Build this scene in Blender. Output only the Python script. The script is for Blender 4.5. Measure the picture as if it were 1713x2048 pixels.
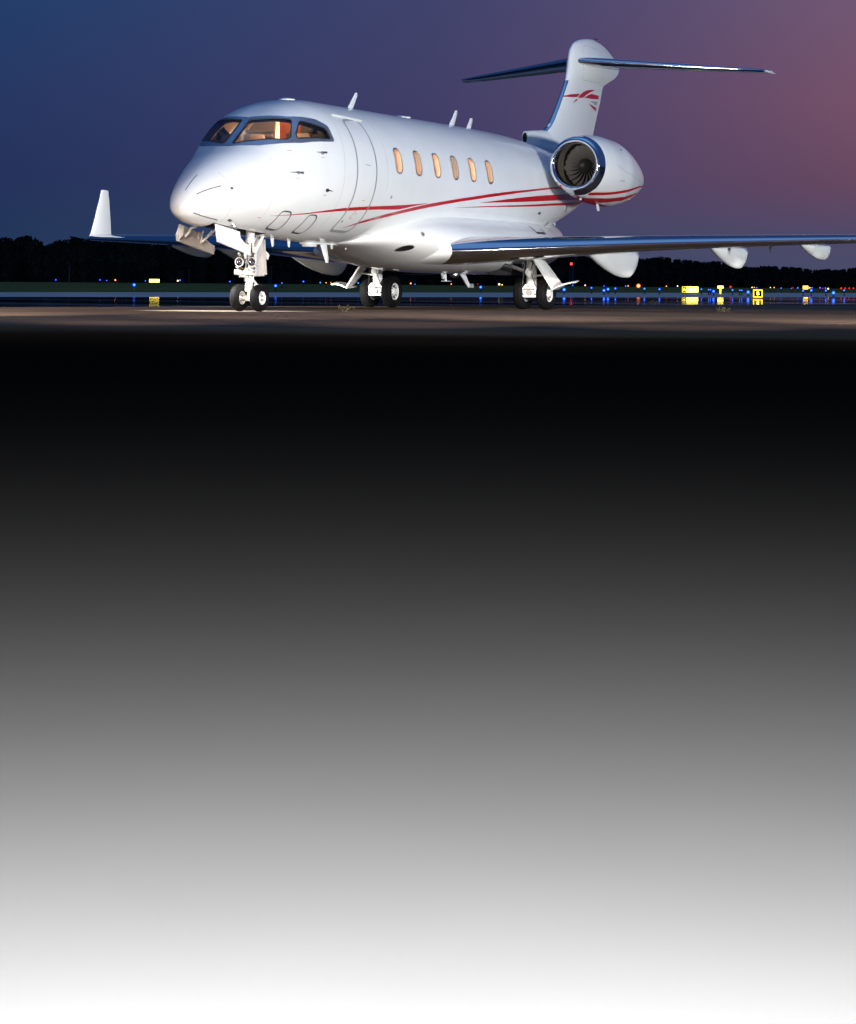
import bpy, bmesh, math, random
from mathutils import Vector, Matrix
from mathutils.bvhtree import BVHTree
from mathutils.geometry import delaunay_2d_cdt
PI = math.pi
random.seed(7)
for o in list(bpy.data.objects): bpy.data.objects.remove(o)
S = bpy.context.scene
COL = S.collection

# ---------------------------------------------------------------- camera
# x runs aft along the jet, y to its starboard side, z up; nose at the origin
CAM = Vector((-30.9617, -18.4591, .4916)); YAW = .42470971; ROLL = .0091861; FPX = 4547.56
FW = Vector((math.cos(YAW), math.sin(YAW), 0)); RT = FW.cross(Vector((0, 0, 1)))
def W(d, x, z=0.0):                       # metres ahead of / right of the camera's foot
    return Vector((CAM.x, CAM.y, 0)) + FW * d + RT * x + Vector((0, 0, z))
cd = bpy.data.cameras.new('camera'); cam = bpy.data.objects.new('camera', cd); COL.objects.link(cam)
cd.sensor_fit = 'HORIZONTAL'; cd.sensor_width = 36; cd.lens = FPX / 1713 * 36
cd.shift_y = -(1024 - 567.1) / 1713
cd.clip_start = .05; cd.clip_end = 20000
up = Vector((0, 0, 1)); rr = RT * math.cos(ROLL) - up * math.sin(-ROLL); uu = rr.cross(FW)
M = Matrix((rr, uu, -FW)).transposed().to_4x4(); M.translation = CAM
cam.matrix_world = M
S.camera = cam
S.render.resolution_x = 856; S.render.resolution_y = 1024

# ---------------------------------------------------------------- world: dusk sky
S.view_settings.view_transform = 'Standard'; S.view_settings.look = 'None'
S.view_settings.gamma = 1; S.view_settings.exposure = 0
def lin(h):
    h = h.lstrip('#'); c = [int(h[i:i+2], 16) / 255 for i in (0, 2, 4)]
    return tuple((v / 12.92 if v <= .04045 else ((v + .055) / 1.055) ** 2.4) for v in c) + (1,)
w = bpy.data.worlds.new('World'); S.world = w; w.use_nodes = True
nt = w.node_tree; nt.nodes.clear()
def N(t, **k):
    n = nt.nodes.new(t)
    for a, b in k.items(): setattr(n, a, b)
    return n
L = nt.links.new
tc = N('ShaderNodeTexCoord'); dt = N('ShaderNodeVectorMath', operation='DOT_PRODUCT'); dt.inputs[1].default_value = RT
L(tc.outputs['Generated'], dt.inputs[0])
mr = N('ShaderNodeMapRange'); mr.inputs['From Min'].default_value = -.30; mr.inputs['From Max'].default_value = .30
L(dt.outputs['Value'], mr.inputs['Value'])
sp = N('ShaderNodeSeparateXYZ'); L(tc.outputs['Generated'], sp.inputs[0])
def ramp(stops):
    r = N('ShaderNodeValToRGB'); L(mr.outputs[0], r.inputs[0]); e = r.color_ramp.elements; r.color_ramp.interpolation = 'B_SPLINE'
    e[0].position, e[0].color = stops[0][0], lin(stops[0][1]); e[1].position, e[1].color = stops[-1][0], lin(stops[-1][1])
    for p, c in stops[1:-1]: q = e.new(p); q.color = lin(c)
    return r
bands = [(0.0, [(0, '#20385a'), (.2, '#223b5c'), (.5, '#384866'), (.8, '#474e6a'), (1, '#4b506c')]),
         (.022, [(0, '#1b3056'), (.2, '#1e3459'), (.5, '#3a4565'), (.8, '#504a68'), (1, '#5a4a68')]),
         (.045, [(0, '#1b2f58'), (.2, '#20325c'), (.5, '#3e3d64'), (.66, '#524466'), (.82, '#68485f'), (1, '#784e60')]),
         (.080, [(0, '#1a325c'), (.2, '#223864'), (.5, '#413f68'), (.66, '#574869'), (.8, '#745068'), (1, '#86586a')]),
         (.125, [(0, '#163a66'), (.2, '#1b3e6c'), (.5, '#41436c'), (.66, '#534b70'), (.82, '#765a74'), (1, '#865e78')]),
         (.40, [(0, '#123466'), (.5, '#163868'), (1, '#2a3c6c')]),
         (.66, [(0, '#1e4682'), (.5, '#234a86'), (1, '#2c4c84')]),
         (.93, [(0, '#5c90d4'), (.5, '#6294d6'), (1, '#6894d0')])]
prev = None
for i, (e0, st) in enumerate(bands):
    r = ramp(st)
    if prev is None: prev = r.outputs[0]; pe = e0; continue
    m = N('ShaderNodeMapRange'); m.inputs['From Min'].default_value = pe; m.inputs['From Max'].default_value = e0
    m.interpolation_type = 'SMOOTHSTEP' if i > 4 else 'LINEAR'
    L(sp.outputs['Z'], m.inputs['Value'])
    x = N('ShaderNodeMix', data_type='RGBA'); L(m.outputs[0], x.inputs[0]); L(prev, x.inputs[6]); L(r.outputs[0], x.inputs[7])
    prev = x.outputs[2]; pe = e0
# beyond the frame on the right the glow dies away into blue again
m = N('ShaderNodeMapRange'); m.inputs['From Min'].default_value = .24; m.inputs['From Max'].default_value = .55; m.interpolation_type = 'SMOOTHSTEP'; L(dt.outputs['Value'], m.inputs['Value'])
m2 = N('ShaderNodeMapRange'); m2.inputs['From Min'].default_value = .6; m2.inputs['From Max'].default_value = .25; L(sp.outputs['Z'], m2.inputs['Value'])
m3 = N('ShaderNodeMath', operation='MULTIPLY'); L(m.outputs[0], m3.inputs[0]); L(m2.outputs[0], m3.inputs[1])
x = N('ShaderNodeMix', data_type='RGBA'); L(m3.outputs[0], x.inputs[0]); L(prev, x.inputs[6]); x.inputs[7].default_value = lin('#24406e'); prev = x.outputs[2]
# very faint uneven air
nz = N('ShaderNodeTexNoise'); nz.inputs['Scale'].default_value = 6; nz.inputs['Detail'].default_value = 3; L(tc.outputs['Generated'], nz.inputs['Vector'])
nm = N('ShaderNodeMapRange'); nm.inputs['To Min'].default_value = .94; nm.inputs['To Max'].default_value = 1.06; L(nz.outputs['Fac'], nm.inputs['Value'])
bg = N('ShaderNodeBackground'); wo = N('ShaderNodeOutputWorld')
L(prev, bg.inputs['Color']); L(nm.outputs[0], bg.inputs['Strength']); L(bg.outputs[0], wo.inputs['Surface'])

# ---------------------------------------------------------------- lamps
def area(name, loc, tgt, size, power, col=(1, .97, .92), sy=None, spread=180):
    l = bpy.data.lights.new(name, 'AREA'); l.energy = power; l.color = col; l.size = size; l.spread = math.radians(spread)
    if sy: l.shape = 'RECTANGLE'; l.size_y = sy
    o = bpy.data.objects.new(name, l); COL.objects.link(o); o.location = loc
    o.rotation_euler = (Vector(tgt) - Vector(loc)).to_track_quat('-Z', 'Y').to_euler(); return o
def spot(name, loc, tgt, power, half, blend, r, col=(1, .965, .91)):
    l = bpy.data.lights.new(name, 'SPOT'); l.energy = power; l.color = col; l.spot_size = math.radians(half * 2); l.spot_blend = blend; l.shadow_soft_size = r
    o = bpy.data.objects.new(name, l); COL.objects.link(o); o.location = loc
    o.rotation_euler = (Vector(tgt) - Vector(loc)).to_track_quat('-Z', 'Y').to_euler(); return o
spot('flood_light', W(12, 24, 1.8), W(46, 1.5, 5.0), 61000, 19, .4, 1.0, col=(.97, .985, 1))
spot('flood_light', W(6, -13, 1.3), W(48, -2, 5.2), 7500, 13, .5, .8)
spot('flood_light', W(2, 10, 1.4), W(46, 2, 5.0), 6500, 14, .5, .5, col=(1, .99, .98))
for k in range(8): spot('pad_light', W(18, -8.6 + 2.7 * k, 3.4), W(30.5, -11 + 3.6 * k, 0), 7500, 12.5, 1.0, .25, col=(1, .80, .64))
for k in range(3): spot('pad_light', W(20.5, -6.5 + 6.5 * k, 4.4), W(20.8, -6.5 + 6.5 * k, 0), 560, 62, 1.0, .3, col=(.68, .90, 1))  # unseen spill lamps added to soften the ground's fade into black
for lx, ax, pw in ((-10.5, -9.5, 36000), (-7.5, -6.9, 26000), (-2.5, -2.2, 10000), (1.5, 1.6, 15000), (6, 6.5, 18000), (11, 11.5, 18000)): spot('pad_light', W(22.5, lx, 4.7), W(35.5, ax, 0), pw, 14, 1.0, .25, col=(1, .80, .64))
spot('flood_light', W(-1, 0, 1.4), W(52, -7.75, 2.0), 210000, 1.9, .5, .15)
spot('flood_light', W(24, -6.5, 3.6), W(47.5, 3.4, 3.0), 9000, 2.0, .8, .2)
spot('gear_light', W(37.4, -8.3, 4.6), W(38.5, -3.5, 0), 27000, 10, 1.0, .2)
spot('gear_light', W(42, -9.2, .8), W(46.5, -2.6, 0), 22000, 8, .95, .15)
spot('gear_light', W(24, 0, 4.4), W(45.6, 2.15, .25), 20000, 2.6, .9, .1)
spot('gear_light', W(43, 11, 1.0), W(46.5, 2.2, 0), 3000, 6, .9, .3)
area('foreground_fill', CAM + FW * .05 + Vector((0, 0, .36)), CAM + FW * .05, .25, 34000, col=(.40, .69, 1))  # unseen lamp added above the camera, whitens the near ground

# ---------------------------------------------------------------- materials
MATS = {}
def mat(name, col, rough=.5, metal=0, coat=0, spec=.5, emit=None, estr=0, noise=None, bump=None, rvar=None, trans=0):
    m = bpy.data.materials.new(name); m.use_nodes = True; t = m.node_tree; b = t.nodes['Principled BSDF']
    c = lin(col) if isinstance(col, str) else tuple(col) + (1,)
    b.inputs['Base Color'].default_value = c; b.inputs['Roughness'].default_value = rough; b.inputs['Metallic'].default_value = metal
    b.inputs['Coat Weight'].default_value = coat; b.inputs['Coat Roughness'].default_value = .04
    b.inputs['Specular IOR Level'].default_value = spec; b.inputs['Transmission Weight'].default_value = trans
    if emit: b.inputs['Emission Color'].default_value = lin(emit) if isinstance(emit, str) else tuple(emit) + (1,); b.inputs['Emission Strength'].default_value = estr
    tcn = t.nodes.new('ShaderNodeTexCoord')
    if noise:                                       # (scale, amount, detail, stretch)
        sc, am, de, stx = noise
        mp = t.nodes.new('ShaderNodeMapping'); mp.inputs['Scale'].default_value = stx; t.links.new(tcn.outputs['Object'], mp.inputs[0])
        n = t.nodes.new('ShaderNodeTexNoise'); n.inputs['Scale'].default_value = sc; n.inputs['Detail'].default_value = de; t.links.new(mp.outputs[0], n.inputs['Vector'])
        r = t.nodes.new('ShaderNodeMapRange'); r.inputs['From Min'].default_value = .3; r.inputs['From Max'].default_value = .7
        r.inputs['To Min'].default_value = 1 - am; r.inputs['To Max'].default_value = 1 + am; t.links.new(n.outputs['Fac'], r.inputs['Value'])
        x = t.nodes.new('ShaderNodeVectorMath'); x.operation = 'SCALE'; x.inputs[0].default_value = c[:3]; t.links.new(r.outputs[0], x.inputs['Scale'])
        t.links.new(x.outputs[0], b.inputs['Base Color'])
    if rvar:
        sc, lo, hi, stx = rvar
        mp = t.nodes.new('ShaderNodeMapping'); mp.inputs['Scale'].default_value = stx; t.links.new(tcn.outputs['Object'], mp.inputs[0])
        n = t.nodes.new('ShaderNodeTexNoise'); n.inputs['Scale'].default_value = sc; n.inputs['Detail'].default_value = 4; t.links.new(mp.outputs[0], n.inputs['Vector'])
        r = t.nodes.new('ShaderNodeMapRange'); r.inputs['From Min'].default_value = .35; r.inputs['From Max'].default_value = .65
        r.inputs['To Min'].default_value = lo; r.inputs['To Max'].default_value = hi; t.links.new(n.outputs['Fac'], r.inputs['Value']); t.links.new(r.outputs[0], b.inputs['Roughness'])
    if bump:
        sc, st, dist = bump
        n = t.nodes.new('ShaderNodeTexNoise'); n.inputs['Scale'].default_value = sc; n.inputs['Detail'].default_value = 3; t.links.new(tcn.outputs['Object'], n.inputs['Vector'])
        bp = t.nodes.new('ShaderNodeBump'); bp.inputs['Strength'].default_value = st; bp.inputs['Distance'].default_value = dist
        t.links.new(n.outputs['Fac'], bp.inputs['Height']); t.links.new(bp.outputs[0], b.inputs['Normal'])
    MATS[name] = m; return m
one = (1, 1, 1)
mat('white_paint', (.77, .795, .79), .32, coat=.6, noise=(1.6, .03, 4, (1, 1, 1)), bump=(2.2, .12, .01))
mat('radome_paint', (.78, .77, .70), .3, coat=.6)
mat('red_paint', (.47, .006, .012), .3, coat=.3, noise=(2, .06, 3, one))
mat('grey_paint', (.33, .31, .29), .4)
mat('seam_grey', (.30, .31, .31), .5)
mat('seam_dark', (.06, .06, .065), .5)
mat('gear_white', (.72, .72, .70), .35, coat=.2, noise=(14, .10, 4, one))
mat('door_inner', (.50, .48, .45), .5, noise=(7, .12, 4, one))
mat('polished_metal', (.66, .67, .69), .07, metal=1, rvar=(1.5, .04, .09, one), bump=(1.1, .10, .012))
mat('chrome', (.82, .82, .84), .035, metal=1)
mat('brushed_metal', (.52, .53, .55), .32, metal=1)
mat('windshield_metal', (.34, .40, .48), .30, metal=.8, noise=(5, .10, 3, one))
mat('dark_metal', (.045, .044, .042), .35, metal=.4)
mat('fan_metal', (.42, .39, .36), .42, metal=.7)
mat('duct', (.12, .105, .085), .38, metal=.5, noise=(6, .15, 3, (4, 1, 1)))
mat('duct_gold', (.32, .27, .15), .35, metal=.7)
mat('rubber', (.004, .004, .0045), .7, spec=.12, bump=(60, .2, .002))
mat('black', (.006, .006, .007), .6)
mat('bay_dark', (.02, .02, .022), .8)
mat('hose_black', (.02, .02, .02), .45)
mat('brass', (.55, .33, .09), .3, metal=.9)
mat('lining', (.74, .62, .48), .6)
mat('reveal', (.84, .70, .54), .45)
mat('panel_grey', (.05, .07, .10), .5)
mat('liner_shade', (.62, .36, .22), .5)  # darker liner copy, shade between the ribs put into the colour
mat('wood', (.55, .13, .022), .28, coat=.6, noise=(5, .25, 5, (1, 1, .12)))
mat('seat_leather', (.52, .38, .26), .5)
mat('glareshield', (.10, .08, .06), .7)
mat('cabin_lamp', (1, .8, .5), .5, emit=(1, .62, .26), estr=5)
mat('gasket', (.015, .017, .02), .5)
def glass(name, tint, refl=.10):
    m = bpy.data.materials.new(name); m.use_nodes = True; t = m.node_tree; t.nodes.clear()
    o = t.nodes.new('ShaderNodeOutputMaterial'); tr = t.nodes.new('ShaderNodeBsdfTransparent'); g = t.nodes.new('ShaderNodeBsdfGlossy')
    tr.inputs[0].default_value = tint + (1,); g.inputs['Roughness'].default_value = .02
    f = t.nodes.new('ShaderNodeFresnel'); f.inputs[0].default_value = 1.5
    x = t.nodes.new('ShaderNodeMixShader'); t.links.new(f.outputs[0], x.inputs[0]); t.links.new(tr.outputs[0], x.inputs[1]); t.links.new(g.outputs[0], x.inputs[2]); t.links.new(x.outputs[0], o.inputs[0])
    MATS[name] = m
glass('pane_glass', (.74, .80, .84)); glass('cabin_glass', (.95, .93, .9)); glass('lens_glass', (.95, .97, 1))

# ---------------------------------------------------------------- mesh helpers
class MB:
    def __init__(s): s.v = []; s.f = []; s.mi = []
    def add(s, v, f, mi=0):
        b = len(s.v); s.v += [Vector(p) for p in v]; s.f += [tuple(b + i for i in q) for q in f]; s.mi += [mi] * len(f)
    def box(s, c, d, rot=None, mi=0, bev=.0):
        x, y, z = [k / 2 for k in d]; R = rot or Matrix.Identity(3); c = Vector(c)
        bm = bmesh.new(); bmesh.ops.create_cube(bm, size=1)
        for q in bm.verts: q.co = Vector((q.co.x * 2 * x, q.co.y * 2 * y, q.co.z * 2 * z))
        if bev: bmesh.ops.bevel(bm, geom=list(bm.edges), offset=bev, segments=2, affect='EDGES', profile=.6)
        bm.verts.index_update(); s.add([c + R @ q.co for q in bm.verts], [[l.index for l in f.verts] for f in bm.faces], mi); bm.free()
    def tube(s, path, r, n=12, mi=0, caps=True):
        path = [Vector(p) for p in path]; r = r if isinstance(r, (list, tuple)) else [r] * len(path)
        rings = []; pu = None
        for i, p in enumerate(path):
            t = (path[min(i + 1, len(path) - 1)] - path[max(i - 1, 0)]).normalized()
            a = pu or (Vector((0, 0, 1)) if abs(t.z) < .9 else Vector((1, 0, 0)))
            a = (a - t * a.dot(t)).normalized(); pu = a; b = t.cross(a)
            rings.append([p + (a * math.cos(2 * PI * k / n) + b * math.sin(2 * PI * k / n)) * r[i] for k in range(n)])
        s.loft(rings, mi, caps)
    def loft(s, rings, mi=0, caps=True, closed=True):
        n = len(rings[0]); v = [p for r in rings for p in r]; f = []
        for i in range(len(rings) - 1):
            for k in range(n if closed else n - 1):
                a, b = i * n + k, i * n + (k + 1) % n; f.append((a, b, b + n, a + n))
        if caps: f.append(tuple(range(n))[::-1]); f.append(tuple((len(rings) - 1) * n + k for k in range(n)))
        s.add(v, f, mi)
    def lathe(s, prof, axis, c, n=32, mi=0, caps=False):      # prof: (along, radius)
        c = Vector(c); ax = Vector(axis).normalized(); a = ax.orthogonal().normalized(); b = ax.cross(a)
        s.loft([[c + ax * h + (a * math.cos(2 * PI * k / n) + b * math.sin(2 * PI * k / n)) * r for k in range(n)] for h, r in prof], mi, caps)
    def poly(s, pts, thick, mi=0):                              # flat slab from an outline and a thickness vector
        pts = [Vector(p) for p in pts]; t = Vector(thick); n = len(pts)
        v = pts + [p + t for p in pts]
        s.add(v, [tuple(range(n))[::-1], tuple(range(n, 2 * n))] + [(k, (k + 1) % n, (k + 1) % n + n, k + n) for k in range(n)], mi)
    def build(s, name, mats, parent=None, smooth=True, angle=35, fix=True):
        me = bpy.data.meshes.new(name); me.from_pydata([tuple(p) for p in s.v], [], s.f)
        for m in ([mats] if isinstance(mats, str) else mats): me.materials.append(MATS[m])
        for p, i in zip(me.polygons, s.mi): p.material_index = i
        if fix:
            bm = bmesh.new(); bm.from_mesh(me); bmesh.ops.recalc_face_normals(bm, faces=bm.faces); bm.to_mesh(me); bm.free()
        if smooth:
            me.polygons.foreach_set('use_smooth', [True] * len(me.polygons)); me.set_sharp_from_angle(angle=math.radians(angle))
        me.update(); o = bpy.data.objects.new(name, me); COL.objects.link(o)
        if parent:
            o.parent = parent
            if parent.type == 'EMPTY': o.location = -parent.location
        return o
def empty(name, loc, label, cat, group=None):
    o = bpy.data.objects.new(name, None); COL.objects.link(o); o.location = loc; o.empty_display_size = .3
    o['label'] = label; o['category'] = cat
    if group: o['group'] = group
    return o
def tag(o, label, cat, group=None):
    o['label'] = label; o['category'] = cat
    if group: o['group'] = group
    return o
def pchip(pts):
    xs = [p[0] for p in pts]; ys = [p[1] for p in pts]; n = len(xs)
    h = [xs[i+1] - xs[i] for i in range(n-1)]; d = [(ys[i+1] - ys[i]) / h[i] for i in range(n-1)]
    m = [d[0]] + [0] * (n - 2) + [d[-1]]
    for i in range(1, n - 1):
        if d[i-1] * d[i] > 0:
            a = 2 * h[i] + h[i-1]; b = h[i] + 2 * h[i-1]; m[i] = (a + b) / (a / d[i-1] + b / d[i])
    def f(x):
        x = min(max(x, xs[0]), xs[-1]); i = 0
        while i < n - 2 and x > xs[i+1]: i += 1
        t = (x - xs[i]) / h[i]
        return (2*t**3-3*t*t+1)*ys[i] + (t**3-2*t*t+t)*h[i]*m[i] + (-2*t**3+3*t*t)*ys[i+1] + (t**3-t*t)*h[i]*m[i+1]
    return f

# ---------------------------------------------------------------- ground
def sheet(name, pts, z, m, kind='structure', n=1):
    me = bpy.data.meshes.new(name); me.from_pydata([(p[0], p[1], z) for p in pts], [], [tuple(range(len(pts)))])
    me.materials.append(MATS[m]); o = bpy.data.objects.new(name, me); COL.objects.link(o); o['kind'] = kind; return o
def ground_mat(name, col, var, scales, rough, rlo, rhi, bump, spec=.5, stretch=(1, 1, 1), tint=None):
    m = bpy.data.materials.new(name); m.use_nodes = True; t = m.node_tree; b = t.nodes['Principled BSDF']; lk = t.links.new
    g = t.nodes.new('ShaderNodeNewGeometry'); mp = t.nodes.new('ShaderNodeMapping'); mp.inputs['Scale'].default_value = stretch
    mp.inputs['Rotation'].default_value = (0, 0, -YAW); lk(g.outputs['Position'], mp.inputs[0])
    acc = None
    for sc, am in scales:
        n = t.nodes.new('ShaderNodeTexNoise'); n.inputs['Scale'].default_value = sc; n.inputs['Detail'].default_value = 5; lk(mp.outputs[0], n.inputs['Vector'])
        r = t.nodes.new('ShaderNodeMapRange'); r.inputs['From Min'].default_value = .3; r.inputs['From Max'].default_value = .7
        r.inputs['To Min'].default_value = 1 - am; r.inputs['To Max'].default_value = 1 + am; lk(n.outputs['Fac'], r.inputs['Value'])
        if acc is None: acc = r.outputs[0]; first = n
        else:
            x = t.nodes.new('ShaderNodeMath'); x.operation = 'MULTIPLY'; lk(acc, x.inputs[0]); lk(r.outputs[0], x.inputs[1]); acc = x.outputs[0]
    v = t.nodes.new('ShaderNodeVectorMath'); v.operation = 'SCALE'; v.inputs[0].default_value = col; lk(acc, v.inputs['Scale']); lk(v.outputs[0], b.inputs['Base Color'])
    r = t.nodes.new('ShaderNodeMapRange'); r.inputs['From Min'].default_value = .35; r.inputs['From Max'].default_value = .65
    r.inputs['To Min'].default_value = rlo; r.inputs['To Max'].default_value = rhi; lk(first.outputs['Fac'], r.inputs['Value']); lk(r.outputs[0], b.inputs['Roughness'])
    b.inputs['Specular IOR Level'].default_value = spec
    if bump:
        n = t.nodes.new('ShaderNodeTexNoise'); n.inputs['Scale'].default_value = bump[0]; n.inputs['Detail'].default_value = 3; lk(g.outputs['Position'], n.inputs['Vector'])
        bp = t.nodes.new('ShaderNodeBump'); bp.inputs['Strength'].default_value = bump[1]; bp.inputs['Distance'].default_value = bump[2]
        lk(n.outputs['Fac'], bp.inputs['Height']); lk(bp.outputs[0], b.inputs['Normal'])
    MATS[name] = m
ground_mat('apron_asphalt', (.0090, .0052, .0036), 0, [(.35, .05), (4, .015), (140, .02)], .8, .85, .95, (160, .02, .001), spec=.0)
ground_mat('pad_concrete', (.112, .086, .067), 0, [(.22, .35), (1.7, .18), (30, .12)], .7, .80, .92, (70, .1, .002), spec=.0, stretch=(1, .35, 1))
ground_mat('wet_asphalt', (.012, .013, .016), 0, [(.15, .4), (2, .2)], .2, .02, .07, (3, .006, .01), spec=.5, stretch=(1, .15, 1))
ground_mat('taxiway_concrete', (.62, .47, .37), 0, [(.08, .10), (1.2, .06)], .6, .5, .65, None, spec=.4, stretch=(1, .2, 1))
ground_mat('grass', (.125, .110, .016), 0, [(.05, .25), (.6, .25), (8, .3)], .9, .85, .95, None, spec=.1)
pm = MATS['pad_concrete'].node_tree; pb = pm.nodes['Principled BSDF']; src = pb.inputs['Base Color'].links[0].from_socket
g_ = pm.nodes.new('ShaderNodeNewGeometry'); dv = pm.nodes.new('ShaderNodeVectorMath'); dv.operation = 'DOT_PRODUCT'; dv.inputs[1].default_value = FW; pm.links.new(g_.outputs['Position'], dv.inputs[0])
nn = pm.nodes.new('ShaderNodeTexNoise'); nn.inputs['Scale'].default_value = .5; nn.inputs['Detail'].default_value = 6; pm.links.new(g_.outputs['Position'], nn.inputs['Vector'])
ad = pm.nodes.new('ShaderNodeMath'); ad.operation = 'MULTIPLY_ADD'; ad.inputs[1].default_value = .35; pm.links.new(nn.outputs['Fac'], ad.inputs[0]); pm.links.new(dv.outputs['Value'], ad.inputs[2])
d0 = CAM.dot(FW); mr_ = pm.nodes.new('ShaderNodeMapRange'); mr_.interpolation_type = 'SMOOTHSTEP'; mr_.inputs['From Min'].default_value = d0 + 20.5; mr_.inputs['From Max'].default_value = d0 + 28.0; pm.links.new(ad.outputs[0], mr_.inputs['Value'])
mx = pm.nodes.new('ShaderNodeMix'); mx.data_type = 'RGBA'; mx.inputs[6].default_value = (.0090, .0052, .0036, 1); pm.links.new(mr_.outputs[0], mx.inputs[0]); pm.links.new(src, mx.inputs[7]); pm.links.new(mx.outputs[2], pb.inputs['Base Color'])  # light falloff painted in: pad colour sinks to apron black towards the camera
sheet('ground', [W(-3000, -6000), W(-3000, 6000), W(9000, 6000), W(9000, -6000)], -.05, 'grass')
sheet('taxiway', [W(40, -12.4-.694*26), W(115+49/34*500, 21.6+500), W(213+120/57.5*240, 40+240), W(93-120/57.5*60, -17.5-60)], -.012, 'taxiway_concrete')
sheet('wet_apron', [W(20, -60), W(20, 300), W(115+49/34*300, 21.6+300), W(66-49/34*40, -12.4-40)], -.006, 'wet_asphalt')
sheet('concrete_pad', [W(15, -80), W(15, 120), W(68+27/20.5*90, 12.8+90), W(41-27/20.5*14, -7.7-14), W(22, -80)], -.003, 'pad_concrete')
sheet('apron', [W(-60, -80), W(-60, 80), W(16, 80), W(16, -80)], 0, 'apron_asphalt')

# ---------------------------------------------------------------- the jet: body shape
T = pchip([(.24,1.67),(.26,1.75),(.31,1.85),(.46,2.03),(.82,2.28),(1.3,2.54),(1.8,2.77),(2.1,2.975),(2.4,3.19),(2.7,3.37),(3.1,3.53),(3.6,3.63),(4.3,3.67),(10.5,3.67),(12.5,3.65),(14.6,3.55),(16,3.42),(18,3.2),(19.6,3.05)])
B = pchip([(.24,1.67),(.26,1.60),(.31,1.53),(.46,1.46),(.82,1.39),(1.5,1.34),(3,1.26),(4.5,1.20),(11.5,1.20),(13,1.30),(14.5,1.52),(16,1.84),(18.3,2.46),(19.6,2.85)])
HW = pchip([(.24,0.0),(.26,.09),(.31,.18),(.46,.30),(.82,.48),(1.3,.66),(1.8,.81),(2.4,.97),(3.2,1.11),(4.3,1.19),(5,1.2),(12,1.2),(14,1.10),(16,.82),(18,.48),(19.6,.14)])
ZC = pchip([(.24,1.67),(.4,1.70),(1.0,1.86),(2,2.15),(3,2.32),(4.3,2.43),(12.5,2.43),(15,2.5),(18,2.8),(19.6,2.95)])
NU = pchip([(.24,2.0),(.8,2.05),(1.3,2.2),(1.8,2.4),(2.2,2.6),(2.6,2.75),(3.2,2.5),(4.3,2.1),(5,2.0),(19.9,2.0)])
def section(X, n, inset=0.0):
    t, b, hw, zc, nu = T(X) - inset, B(X) + inset, max(HW(X) - inset, .0), ZC(X), NU(X); out = []
    for k in range(n):
        a = 2 * PI * k / n; c, s = math.cos(a), math.sin(a); e = 2 / (nu if s >= 0 else 2.0)
        g = lambda q: math.copysign(abs(q) ** e, q)
        out.append(Vector((X, hw * g(c), zc + ((t - zc) if s >= 0 else (zc - b)) * g(s))))
    return out
def body_mesh(stations, n, inset, flip=False):
    rings = [section(x, n, inset) for x in stations]; v = [p for r in rings for p in r]; f = []
    for i in range(len(rings) - 1):
        for k in range(n):
            a, b = i * n + k, i * n + (k + 1) % n; q = (a, b, b + n, a + n); f.append(q[::-1] if flip else q)
    v.append(Vector((stations[0], 0, (T(stations[0]) + B(stations[0])) / 2))); v.append(Vector((stations[-1], 0, (T(stations[-1]) + B(stations[-1])) / 2)))
    c0, c1 = len(v) - 2, len(v) - 1; l = (len(rings) - 1) * n
    for k in range(n):
        q = (c0, (k + 1) % n, k); f.append(q[::-1] if flip else q)
        q = (c1, l + k, l + (k + 1) % n); f.append(q[::-1] if flip else q)
    return v, f
st = [.243 + .5 * (i / 22) ** 2 for i in range(23)] + [.743 + i * .07 for i in range(1, 52)]
st = st + [st[-1] + i * (19.59 - st[-1]) / 110 for i in range(1, 111)]
NR = 112
ov, of = body_mesh(st, NR, 0)
BODY = BVHTree.FromPolygons(ov, of)
iv, if_ = body_mesh([1.95 + .115 * i for i in range(94)], 64, .11, flip=True)

def basis(d):
    d = Vector(d).normalized(); a = (Vector((0, 0, 1)) - d * d.z)
    a = a.normalized() if a.length > .1 else Vector((1, 0, 0)); return d, a, d.cross(a)     # direction, up, side
def to2(pts, d): d, a, b = basis(d); return [Vector((Vector(p).dot(b), Vector(p).dot(a))) for p in pts]
def inside(p, poly):
    c = False; n = len(poly); j = n - 1
    for i in range(n):
        if (poly[i].y > p.y) != (poly[j].y > p.y) and p.x < (poly[j].x - poly[i].x) * (p.y - poly[i].y) / (poly[j].y - poly[i].y) + poly[i].x: c = not c
        j = i
    return c
def rounded(poly, r, n=6):
    out = []; m = len(poly)
    for i in range(m):
        p, a, b = poly[i], poly[i-1], poly[(i+1) % m]; ra = min(r, (a - p).length * .45, (b - p).length * .45)
        p0 = p + (a - p).normalized() * ra; p1 = p + (b - p).normalized() * ra
        for k in range(n + 1): t = k / n; out.append(p0 * (1-t)**2 + p * 2*t*(1-t) + p1 * t*t)
    return out
def offset(poly, d):
    m = len(poly); ar = sum(poly[i-1].x * poly[i].y - poly[i].x * poly[i-1].y for i in range(m)); sg = 1 if ar > 0 else -1; out = []
    for i in range(m):
        a, p, b = poly[i-1], poly[i], poly[(i+1) % m]
        n1 = (p - a); n2 = (b - p)
        if n1.length < 1e-9: n1 = n2
        if n2.length < 1e-9: n2 = n1
        n1 = Vector((n1.y, -n1.x)).normalized(); n2 = Vector((n2.y, -n2.x)).normalized(); nn = (n1 + n2)
        nn = nn.normalized() if nn.length > 1e-6 else n1; out.append(p + nn * d * sg / max(.5, nn.dot(n1)))
    return out
def dense(poly, g):
    out = []
    for i in range(len(poly)):
        a, b = poly[i], poly[(i+1) % len(poly)]; k = max(1, int((b - a).length / g))
        out += [a.lerp(b, j / k) for j in range(k)]
    return out
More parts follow.
